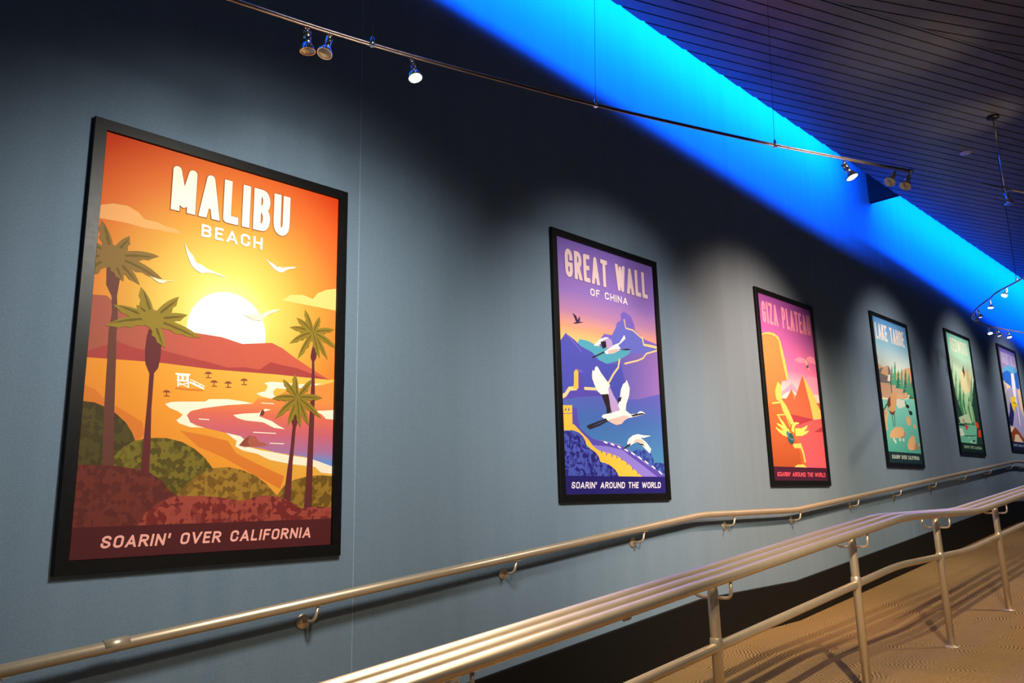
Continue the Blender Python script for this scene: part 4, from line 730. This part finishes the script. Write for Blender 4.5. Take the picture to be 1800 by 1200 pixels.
# condensed poster lettering drawn with strokes
def arc(cx, cy, rx, ry, a0, a1, n=7):
    return [(cx + rx*math.cos(math.radians(a0 + (a1-a0)*k/n)), cy + ry*math.sin(math.radians(a0 + (a1-a0)*k/n))) for k in range(n + 1)]
OUT = [(1, .5)] + arc(.5, .78, .5, .22, 0, 180) + arc(.5, .22, .5, .22, 180, 360) + [(1, .5)]
GL = {
 'A': (1.15, [[(0, 0), (.5, 1), (1, 0)], [(.17, .27), (.83, .27)]]),
 'B': (1, [[(0, 0), (0, 1)], [(0, 1)] + arc(.52, .765, .44, .235, 90, -90) + [(0, .53)], [(0, .53)] + arc(.52, .265, .48, .265, 90, -90) + [(0, 0)]]),
 'C': (1, [arc(.5, .77, .5, .23, -12, 180) + arc(.5, .23, .5, .23, 180, 372)]),
 'D': (1, [[(0, 0), (0, 1)] + arc(.5, .76, .5, .24, 90, 0) + arc(.5, .24, .5, .24, 0, -90) + [(0, 0)]]),
 'E': (.8, [[(1, 1), (0, 1), (0, 0), (1, 0)], [(0, .52), (.85, .52)]]),
 'F': (.8, [[(1, 1), (0, 1), (0, 0)], [(0, .52), (.85, .52)]]),
 'G': (1, [arc(.5, .77, .5, .23, -12, 180) + arc(.5, .23, .5, .23, 180, 360) + [(1, .44)], [(1, .44), (.55, .44)]]),
 'H': (1, [[(0, 0), (0, 1)], [(1, 0), (1, 1)], [(0, .5), (1, .5)]]),
 'I': (0, [[(0, 0), (0, 1)]]),
 'K': (1, [[(0, 0), (0, 1)], [(1, 1), (0, .42)], [(.3, .58), (1, 0)]]),
 'L': (.75, [[(0, 1), (0, 0), (1, 0)]]),
 'M': (1.45, [[(0, 0), (0, 1), (.5, .12), (1, 1), (1, 0)]]),
 'N': (1.05, [[(0, 0), (0, 1), (1, 0), (1, 1)]]),
 'O': (1, [OUT]),
 'P': (1, [[(0, 0), (0, 1)], [(0, 1)] + arc(.5, .73, .5, .27, 90, -90) + [(0, .46)]]),
 'R': (1, [[(0, 0), (0, 1)], [(0, 1)] + arc(.5, .74, .5, .26, 90, -90) + [(0, .48)], [(.48, .48), (1, 0)]]),
 'S': (1, [[(.98, .72)] + arc(.5, .76, .48, .24, 0, 180)[1:] + [(.12, .6), (.88, .4)] + arc(.5, .24, .5, .24, 0, -180) + [(0, .28)]]),
 'T': (.95, [[(0, 1), (1, 1)], [(.5, 1), (.5, 0)]]),
 'U': (1, [[(0, 1), (0, .24)] + arc(.5, .24, .5, .24, 180, 360) + [(1, 1)]]),
 'V': (1.15, [[(0, 1), (.5, 0), (1, 1)]]),
 'W': (1.75, [[(0, 1), (.25, 0), (.5, .95), (.75, 0), (1, 1)]]),
 'Z': (.9, [[(0, 1), (1, 1), (0, 0), (1, 0)]]),
 "'": (.05, [[(.5, 1), (.2, .72)]]), ' ': (.55, []),
}
def text_polys(txt, u0, u1, v0, v1, th, gap, shear=0.0, extra=0.0):
    """quads and joint discs that draw txt inside the given box; th and gap relative to the letter height"""
    H = v1 - v0; t = th * H; n = len(txt)
    wid = max(.0005, ((u1 - u0 - shear * H) - n * t - (n - 1) * gap * H) / sum(GL[c][0] for c in txt))
    x = 0.0; polys = []
    for ch in txt:
        lv = 0; w = GL[ch][0] * wid
        for line in GL[ch][1]:
            pts = [(x + t/2 + a * w, t/2 + b * (H - t)) for a, b in line]; m = len(pts) - 1
            r = t / 2 + extra
            for i in range(m):
                (ax, ay), (bx, by) = pts[i], pts[i+1]; dx, dy = bx-ax, by-ay; l = math.hypot(dx, dy) or 1
                dx /= l; dy /= l
                straight = abs(dx) < .05 or abs(dx) > .95
                if m < 8 or straight:      # carry open stroke ends out to the full letter box
                    e = r if straight else r * 1.5
                    if i == 0: ax -= dx*e; ay -= dy*e
                    if i == m - 1: bx += dx*e; by += dy*e
                lv += 1; polys.append((lv, [(ax + dy*r, ay - dx*r), (bx + dy*r, by - dx*r), (bx - dy*r, by + dx*r), (ax - dy*r, ay + dx*r)]))
                if i > 0: lv += 1; polys.append((lv, [(pts[i][0] + r*math.cos(math.pi*q/6), pts[i][1] + r*math.sin(math.pi*q/6)) for q in range(12)]))
        x += w + t + gap * H
    out = []
    for lv, q in polys:
        for lim, sg in ((-extra, 1), (H + extra, -1)):
            o = []
            for i in range(len(q)):
                a, b = q[i-1], q[i]; fa, fb = (a[1]-lim)*sg, (b[1]-lim)*sg
                if (fa >= 0) != (fb >= 0): k = fa/(fa-fb); o.append((a[0]+k*(b[0]-a[0]), a[1]+k*(b[1]-a[1])))
                if fb >= 0: o.append(b)
            q = o
        if len(q) > 2: out.append((lv, [(u0 + px + shear * py, v0 + py) for px, py in q]))
    return out

def make_poster(i, L, Z0, k, label, texts):
    root = empty('framed_poster', (L, 3.32, Z0), label, 'poster', 'framed travel posters along the blue wall')
    root.scale = (k, 1, k)
    W, H = 1.222, 1.83; a, b = .052, 1.170; c, d = .052, 1.780
    bm = bmesh.new()
    y0, y1 = 0.0, .025     # front of frame, wall side
    outer = [(0, 0), (W, 0), (W, H), (0, H)]; inner = [(a, c), (b, c), (b, d), (a, d)]
    fo = [bm.verts.new((x, y0, z)) for x, z in [(.003, .003), (W-.003, .003), (W-.003, H-.003), (.003, H-.003)]]
    fs = [bm.verts.new((x, y0 + .003, z)) for x, z in outer]
    fi = [bm.verts.new((x, y0, z)) for x, z in [(a-.003, c-.003), (b+.003, c-.003), (b+.003, d+.003), (a-.003, d+.003)]]
    fb = [bm.verts.new((x, y0 + .012, z)) for x, z in inner]
    bo = [bm.verts.new((x, y1, z)) for x, z in outer]; bi = [bm.verts.new((x, y1, z)) for x, z in inner]
    for n in range(4):
        m = (n + 1) % 4
        for A, B in ((fo, fi), (fs, fo), (bo, fs), (fi, fb), (fb, bi), (bi, bo)): bm.faces.new([A[n], A[m], B[m], B[n]])
    bmesh.ops.recalc_face_normals(bm, faces=bm.faces[:])
    mesh_obj('frame', bm, M_FRAME, root)
    # printed sheet: every colour area sits a hair in front of the one before
    bm = bmesh.new(); mats = []; idx = {}
    def mi(key):
        if key not in idx: idx[key] = len(mats); mats.append(paint(key))
        return idx[key]
    lay = [0.0115]
    def put(key, polys, step=2e-5):
        lay[0] -= step
        top = 0
        for q in polys:
            lv = 0
            if isinstance(q, tuple): lv, q = q; top = max(top, lv)
            try: f = bm.faces.new([bm.verts.new((x, lay[0] - lv * 8e-6, z)) for x, z in q])
            except ValueError: continue
            f.material_index = mi(key); f.normal_update()
            if f.normal.y > 0: f.normal_flip()
        lay[0] -= top * 8e-6
    for key, s in ART[i]:
        put(key, [[(float(p.split(',')[0]) * 1e-4, float(p.split(',')[1]) * 1e-4) for p in s.split()]])
    for key, args in texts: put(key, text_polys(*args), 2.5e-5)
    add_box(bm, a - .001, b + .001, .0125, .0235, c - .001, d + .001)
    mesh_obj('print', bm, mats, root)
    return root
TS = (.19, .26)
CAP = (.19, .20, .16)
POSTERS = [
 (0.889, 3.282, -.224, 'large orange sunset beach poster reading MALIBU BEACH in a black frame',
  [('t0s', ('MALIBU', .331, .898, 1.509, 1.715, .18, .085, 0, .0025)), ('t0', ('MALIBU', .331, .898, 1.509, 1.715, .18, .085)), ('t0', ('BEACH', .470, .762, 1.417, 1.476) + TS), ('c0', ("SOARIN' OVER CALIFORNIA", .155, 1.066, .090, .137) + CAP)]),
 (3.735, 3.318, -.007, 'violet poster of flying cranes and a long wall reading GREAT WALL OF CHINA',
  [('t1s', ('GREAT WALL', .134, 1.087, 1.509, 1.713, .165, .085, 0, .0035)), ('t1', ('GREAT WALL', .134, 1.087, 1.509, 1.713, .165, .085)), ('t1b', ('OF CHINA', .395, .824, 1.419, 1.472) + TS), ('c1', ("SOARIN' AROUND THE WORLD", .111, 1.109, .089, .131) + CAP)]),
 (6.548, 3.322, .091, 'pink and orange desert pyramid poster reading GIZA PLATEAU',
  [('t2', ('GIZA PLATEAU', .112, 1.131, 1.505, 1.716, .15, .08)), ('c2', ("SOARIN' AROUND THE WORLD", .121, 1.127, .088, .128) + CAP)]),
 (9.332, 3.313, .302, 'pale blue and teal lake poster with a wading bird reading LAKE TAHOE',
  [('t3', ('LAKE TAHOE', .124, 1.066, 1.509, 1.710, .16, .085)), ('c3', ("SOARIN' OVER CALIFORNIA", .163, 1.079, .098, .144) + CAP)]),
 (12.275, 3.356, .52, 'mint green forest river poster with red kayaks reading REDWOOD',
  [('t4', ('REDWOOD', .215, 1.050, 1.520, 1.725, .17, .085)), ('c4', ("SOARIN' OVER CALIFORNIA", .19, 1.073, .098, .141) + CAP)]),
 (15.002, 3.331, .64, 'purple and blue waterfall poster with a yellow bird, farthest and cut by the frame edge',
  [('t5', ('IGUAZU FALLS', .180, 1.100, 1.510, 1.712, .15, .085)), ('c5', ("SOARIN' AROUND THE WORLD", .125, 1.1, .095, .134) + CAP)]),
]
for i, (s, t, z, lab, tx) in enumerate(POSTERS):
    k = 3.32 / t
    make_poster(i, s * k, h(z * k), k, lab, tx)

# ------------------------------------------------------------------ wall handrail
def wr_z(s): return h(lerp_tab(s, [-4.8, .738, 5.25, 6.80, 14.75, 24.0], [-1.02, -.520, -.121, -.121, .470, .470]))
RY = WALL_Y - .085
hr = empty('wall_handrail', (0, WALL_Y, 0), 'single satin metal handrail bracketed to the blue wall below the posters', 'handrail')
def W3(p): return (p[0], p[1] - WALL_Y, p[2])
bm = bmesh.new()
add_tube(bm, [W3(p) for p in bend([(s, RY, wr_z(s)) for s in (-4.8, 5.25, 6.80, 14.75)] + [(16.2, RY, wr_z(16))], .13, 8)], .0235, 28)
mesh_obj('rail_tube', bm, M_RAIL, hr)
bm = bmesh.new(); add_tube(bm, [W3((s, RY, wr_z(s))) for s in (1.075, 1.165)], .0239, 28); mesh_obj('joint_sleeve', bm, M_RAIL, hr)
bmp = bmesh.new(); add_lathe(bmp, [(.026, 0), (.033, -.002), (.034, -.006), (.030, -.011), (.016, -.014), (.006, -.015)], 28, 'Y')
bma = bmesh.new(); add_tube(bma, bend([(0, -.012, 0), (.012, -.085, .004), (.030, -.085, .070)], .045, 8), .0075, 14)
bms = bmesh.new(); add_box(bms, .004, .056, -.098, -.072, .0695, .0735)
first = None
for s in (.72, 1.953, 3.234, 4.482, 5.708, 6.87, 8.205, 9.431, 10.674, 11.926, 13.186, 14.46, 15.24):
    x = s; z = wr_z(s + .03) - .097
    if first is None:
        plate = mesh_obj('wall_bracket', bmp, M_RAIL, hr); smooth_by_angle(plate, 40)
        arm = mesh_obj('bracket_arm', bma, M_RAIL, plate); sad = mesh_obj('bracket_saddle', bms, M_RAIL, plate)
        first = (plate, arm, sad)
    else:
        plate = first[0].copy(); COL.objects.link(plate); plate.parent = hr
        for src in first[1:]:
            c = src.copy(); COL.objects.link(c); c.parent = plate
    plate.location = (x, 0, z)

# ------------------------------------------------------------------ triple lean rail on posts
TR = 1.955; PT = .092
def lr_z(s, top=0.0): return h(lerp_tab(s, [-4.8, .9, 5.40, 7.02, 14.8, 24.0], [-1.03, -.530, -.148, -.148, .43, .43]))
def l_floor(s): return h(floor_z(s))
lean = empty('lean_rail', (0, TR, 0), 'triple tube satin metal lean rail standing on posts along the carpeted ramp', 'railing')
def L3(p): return (p[0], p[1] - TR, p[2])
for k, dy in enumerate((-PT, 0, PT)):
    e = (.0, 0, -.03)[k] if False else 0
    bm = bmesh.new()
    add_tube(bm, [L3(p) for p in bend([(s, TR + dy, lr_z(s)) for s in (-4.8, 5.40, 7.02, 14.8)] + [(20, TR + dy, lr_z(20))], .18, 8)], .0245, 28)
    mesh_obj('top_tube', bm, M_RAIL, lean)
def mid_z(s): return l_floor(s) + .615
bm = bmesh.new()
add_tube(bm, [L3(p) for p in bend([(s, TR, mid_z(s)) for s in (-4.8, 5.45, 6.98, 14.6)] + [(20, TR, mid_z(20))], .22, 8)], .0215, 24)
mesh_obj('mid_tube', bm, M_RAIL, lean)
for s in (-3.0, -1.45, .10, 1.665, 3.197, 4.771, 6.295, 7.87, 9.42, 10.97, 12.5):
    z0, z1, zm = l_floor(s), lr_z(s), mid_z(s)
    bm = bmesh.new()
    add_tube(bm, [(0, 0, 0), (0, 0, z1 - z0 - .085), (0, 0, z1 - z0 - .055), (0, 0, z1 - z0 - .018)], [.0240, .0240, .0215, .012], 24)
    post = mesh_obj('post', bm, M_RAIL, lean, loc=(s, 0, z0))
    bm = bmesh.new(); add_lathe(bm, [(.050, 0), (.050, .006), (.046, .009), (.030, .010), (.026, .014)], 28); fl = mesh_obj('base_flange', bm, M_RAIL, post); smooth_by_angle(fl, 30)
    bm = bmesh.new(); add_lathe(bm, [(.0255, zm - z0 - .032), (.029, zm - z0 - .022), (.029, zm - z0 + .022), (.0255, zm - z0 + .032)], 24); cl = mesh_obj('tee_collar', bm, M_RAIL, post); smooth_by_angle(cl, 30)
    bm = bmesh.new(); zt = z1 - z0
    add_tube(bm, bend([(0, -PT, zt - .015), (0, -PT, zt - .098), (0, PT, zt - .098), (0, PT, zt - .015)], .03, 6), .0075, 12)
    mesh_obj('cradle_bar', bm, M_RAIL, post)
# small pale peg under the front tube
bm = bmesh.new(); add_tube(bm, [(0, 0, 0), (.040, 0, .0034)], .0075, 12); mesh_obj('peg', bm, M_PLATE, lean, loc=(2.42, -PT, lr_z(2.44) - .033))

# ------------------------------------------------------------------ track lights
def resample(pts, n=40):
    P = [Vector(p) for p in pts]; out = []
    m = len(P)
    for i in range(m - 1):
        a, b, c, d = P[max(i-1, 0)], P[i], P[i+1], P[min(i+2, m-1)]
        for k in range(6):
            t = k / 6
            out.append(.5 * ((2*b) + (c-a)*t + (2*a-5*b+4*c-d)*t*t + (-a+3*b-3*c+d)*t*t*t))
    out.append(P[-1]); return out
def make_track(label, pts, hangers, end_cap=True):
    root = empty('light_track', pts[0], label, 'light track'); O = Vector(pts[0])
    P = [p - O for p in resample(pts)]
    for dz in (.0055, -.0055):
        bm = bmesh.new(); add_tube(bm, [p + Vector((0, 0, dz)) for p in P], .0036, 10); mesh_obj('conductor_bar', bm, M_TRACK, root)
    bm = bmesh.new(); add_tube(bm, P, .0042, 8); mesh_obj('track_web', bm, M_WEB, root)
    for (p, top, rad) in hangers:
        p = Vector(p) - O; top = Vector(top) - O
        bm = bmesh.new(); add_tube(bm, [p + Vector((0, 0, -.012)), p + Vector((0, 0, .012)), p + Vector((0, 0, .030)), p + Vector((0, 0, .034))], [.010, .010, .006, .002], 12)
        st = mesh_obj('standoff', bm, M_CHROME, root)
        bm = bmesh.new(); add_tube(bm, [p + Vector((0, 0, .03)), top], rad, 8); mesh_obj('hanger_wire' if rad < .003 else 'hanger_stem', bm, M_CHROME if rad > .003 else M_WEB, root)
        if rad > .003:
            bm = bmesh.new(); add_lathe(bm, [(.055, 0), (.055, -.014), (.045, -.022), (.012, -.026)], 28, 'Z', top); smooth_by_angle(mesh_obj('canopy', bm, M_FRAME, root), 30)
    e = P[-1]
    if end_cap:
        bm = bmesh.new(); d = (P[-1] - P[-2]).normalized(); add_tube(bm, [e - d*.012, e + d*.014], .0115, 14); mesh_obj('end_cap', bm, M_CHROME, root)
    return root
Z1 = h(1.9)
make_track('long copper toned light track hung in front of the large beach poster wall, upper left',
    [(.55, 2.70, Z1), (1.137, 2.588, Z1), (1.50, 2.520, Z1), (1.865, 2.432, Z1), (2.343, 2.295, Z1), (2.787, 2.160, Z1), (3.289, 1.985, Z1), (3.871, 1.772, Z1), (4.324, 1.589, Z1), (4.814, 1.381, Z1)],
    [((1.690, 2.470, Z1), (1.68, 2.47, h(3.62)), .0011), ((2.787, 2.160, Z1), (2.80, 2.09, h(3.62)), .0011), ((3.871, 1.772, Z1), (3.98, 1.745, h(3.62)), .0011)])
Z2 = h(2.82)
make_track('short light track on a ceiling stem at the upper right edge',
    [(7.93, 1.700, Z2), (8.10, 1.641, Z2), (8.273, 1.578, Z2), (8.533, 1.477, Z2), (9.2, 1.22, Z2)],
    [((8.273, 1.578, Z2), (8.36, 1.598, h(3.598)), .007)], False)
Z3 = h(2.2)
make_track('far looping light track at the right edge in front of the dark corner',
    [(8.3, 1.05, Z3), (9.413, 1.752, Z3), (9.87, 2.10, Z3), (10.15, 2.254, Z3), (10.62, 2.52, Z3), (11.2, 2.72, Z3), (11.83, 2.711, Z3), (12.19, 2.647, Z3), (12.84, 2.498, Z3), (14.2, 2.15, Z3)],
    [((9.53, 1.845, Z3), (9.36, 1.80, h(3.6)), .0029)])

def lamp_meshes():
    bm = bmesh.new()
    add_box(bm, -.008, .008, -.006, .006, -.016, -.0098); add_tube(bm, [(0, 0, -.012), (0, 0, -.034)], .0055, 12)
    a = mesh_obj('clip', bm, M_CHROME)
    bm = bmesh.new()
    add_tube(bm, [(0, -.017, -.032), (0, .017, -.032)], .0042, 12)
    for sgn in (-1, 1): add_box(bm, -.0045, .0045, sgn*.0135 - .001, sgn*.0135 + .001, -.058, -.026)
    add_lathe(bm, [(.009, -.036), (.0135, -.040), (.0135, -.052), (.0122, -.054), (.0122, -.060), (.0135, -.062), (.0135, -.078), (.011, -.082)], 20)
    b = mesh_obj('socket', bm, M_CHROME); smooth_by_angle(b, 35)
    bm = bmesh.new()
    add_lathe(bm, [(.0115, -.080), (.016, -.083), (.0215, -.092), (.027, -.103), (.0305, -.112), (.0315, -.116), (.0315, -.118), (.0285, -.118), (.0275, -.1165)], 64, 'Z', (0, 0, 0), 20, -.055)
    c = mesh_obj('reflector', bm, M_CHROME)
    bm = bmesh.new(); add_lathe(bm, [(.0272, -.1165), (.020, -.1195), (.008, -.121), (.001, -.1213)], 28)
    d = mesh_obj('lens', bm, M_LENSOFF); smooth_by_angle(d, 60)
    out = [o.data for o in (a, b, c, d)]
    for o in (a, b, c, d): bpy.data.objects.remove(o)
    lit = out[3].copy(); lit.materials.clear(); lit.materials.append(M_LENS)
    return out + [lit]
LM = lamp_meshes()
def lamp(loc, direction, lit, label, group, scale=1.0, power=0, cone=70, tgt=None):
    """one track head: clip on the track, socket, reflector bulb and lens turned to face a direction"""
    r = empty('track_lamp', loc, label, 'spotlight', group); r.scale = (scale,) * 3
    q = Vector(direction).normalized().to_track_quat('-Z', 'Y').to_euler()
    c = bpy.data.objects.new('clip', LM[0]); COL.objects.link(c); c.parent = r
    piv = Vector((0, 0, -.032))
    M = Matrix.Translation(piv) @ q.to_matrix().to_4x4() @ Matrix.Translation(-piv)
    for nm, me in (('socket', LM[1]), ('reflector', LM[2]), ('lens', LM[4] if lit else LM[3])):
        o = bpy.data.objects.new(nm, me); COL.objects.link(o); o.parent = r; o.matrix_local = M
    if lit and power:
        p = Vector(loc) + (M @ Vector((0, 0, -.128))) * scale
        s = spot('lamp_beam', p, p + Vector(direction), power, cone, .95, WARM, .02)
    return r
G1 = 'spotlights on the long upper left track'; G3 = 'spotlights on the far looping track'
lamp((1.424, 2.537, Z1), (.05, -.02, -1), False, 'unlit reflector spotlight pointing straight down, leftmost on the long track', G1)
lamp((1.515, 2.517, Z1), (-.32, -.10, -1), False, 'unlit reflector spotlight tilted left, second from the left on the long track', G1)
lamp((1.868, 2.432, Z1), (.02, -.30, -1), True, 'glowing spotlight above the gap between beach and crane posters', G1, 1.0, 330, 72)
lamp((4.335, 1.585, Z1), (.08, -.38, -1), True, 'glowing spotlight against the blue light band near the track end', G1, 1.12, 90, 100)
lamp((4.695, 1.431, Z1), (-.75, .25, -.9), False, 'unlit spotlight turned away, left of the pair at the track end', G1, 1.05)
lamp((4.800, 1.387, Z1), (-.55, .2, -.9), False, 'unlit spotlight at the very end of the long track', G1, 1.05)
lamp((8.285, 1.574, Z2), (.05, -.1, -1), False, 'lone chrome spotlight under the ceiling stem at upper right', 'spotlight under the ceiling stem', 1.35)
for x, y, d, lit, lab, pw in (
    (9.72, 1.985, (-.5, .3, -.8), True, 'glowing spotlight nearest the dark slat ceiling on the far looping track', 40),
    (10.16, 2.260, (-.2, .0, -1), True, 'glowing spotlight midway down the left branch of the far looping track', 40),
    (10.58, 2.50, (.35, -.2, -1), True, 'glowing spotlight at the left bend of the far looping track', 30),
    (10.75, 2.58, (-.1, -.1, -1), False, 'spotlight hanging lowest at the bend of the far looping track', 0),
    (11.87, 2.706, (-.3, -.2, -1), True, 'glowing spotlight on the lower branch, just right of the forest poster', 30),
    (12.10, 2.664, (.25, -.2, -1), True, 'glowing spotlight tilted right above the farthest poster corner', 30),
    (12.38, 2.600, (-.2, -.2, -1), True, 'small glowing spotlight above the farthest poster', 30),
    (12.86, 2.494, (.0, -.3, -1), True, 'glowing spotlight at the right frame edge above the farthest poster', 30)):
    lamp((x, y, Z3), d, lit, lab, G3, 1.0, pw, 90)

# ------------------------------------------------------------------ small ceiling plate
bm = bmesh.new(); add_lathe(bm, [(.060, 0), (.060, -.006), (.052, -.012), (.030, -.015), (.002, -.016)], 32)
cp = mesh_obj('ceiling_disc', bm, M_PLATE, None, loc=(9.07, 2.03, CZ)); smooth_by_angle(cp, 40)
tag(cp, 'small pale round cover disc on the dark slat ceiling', 'ceiling disc')
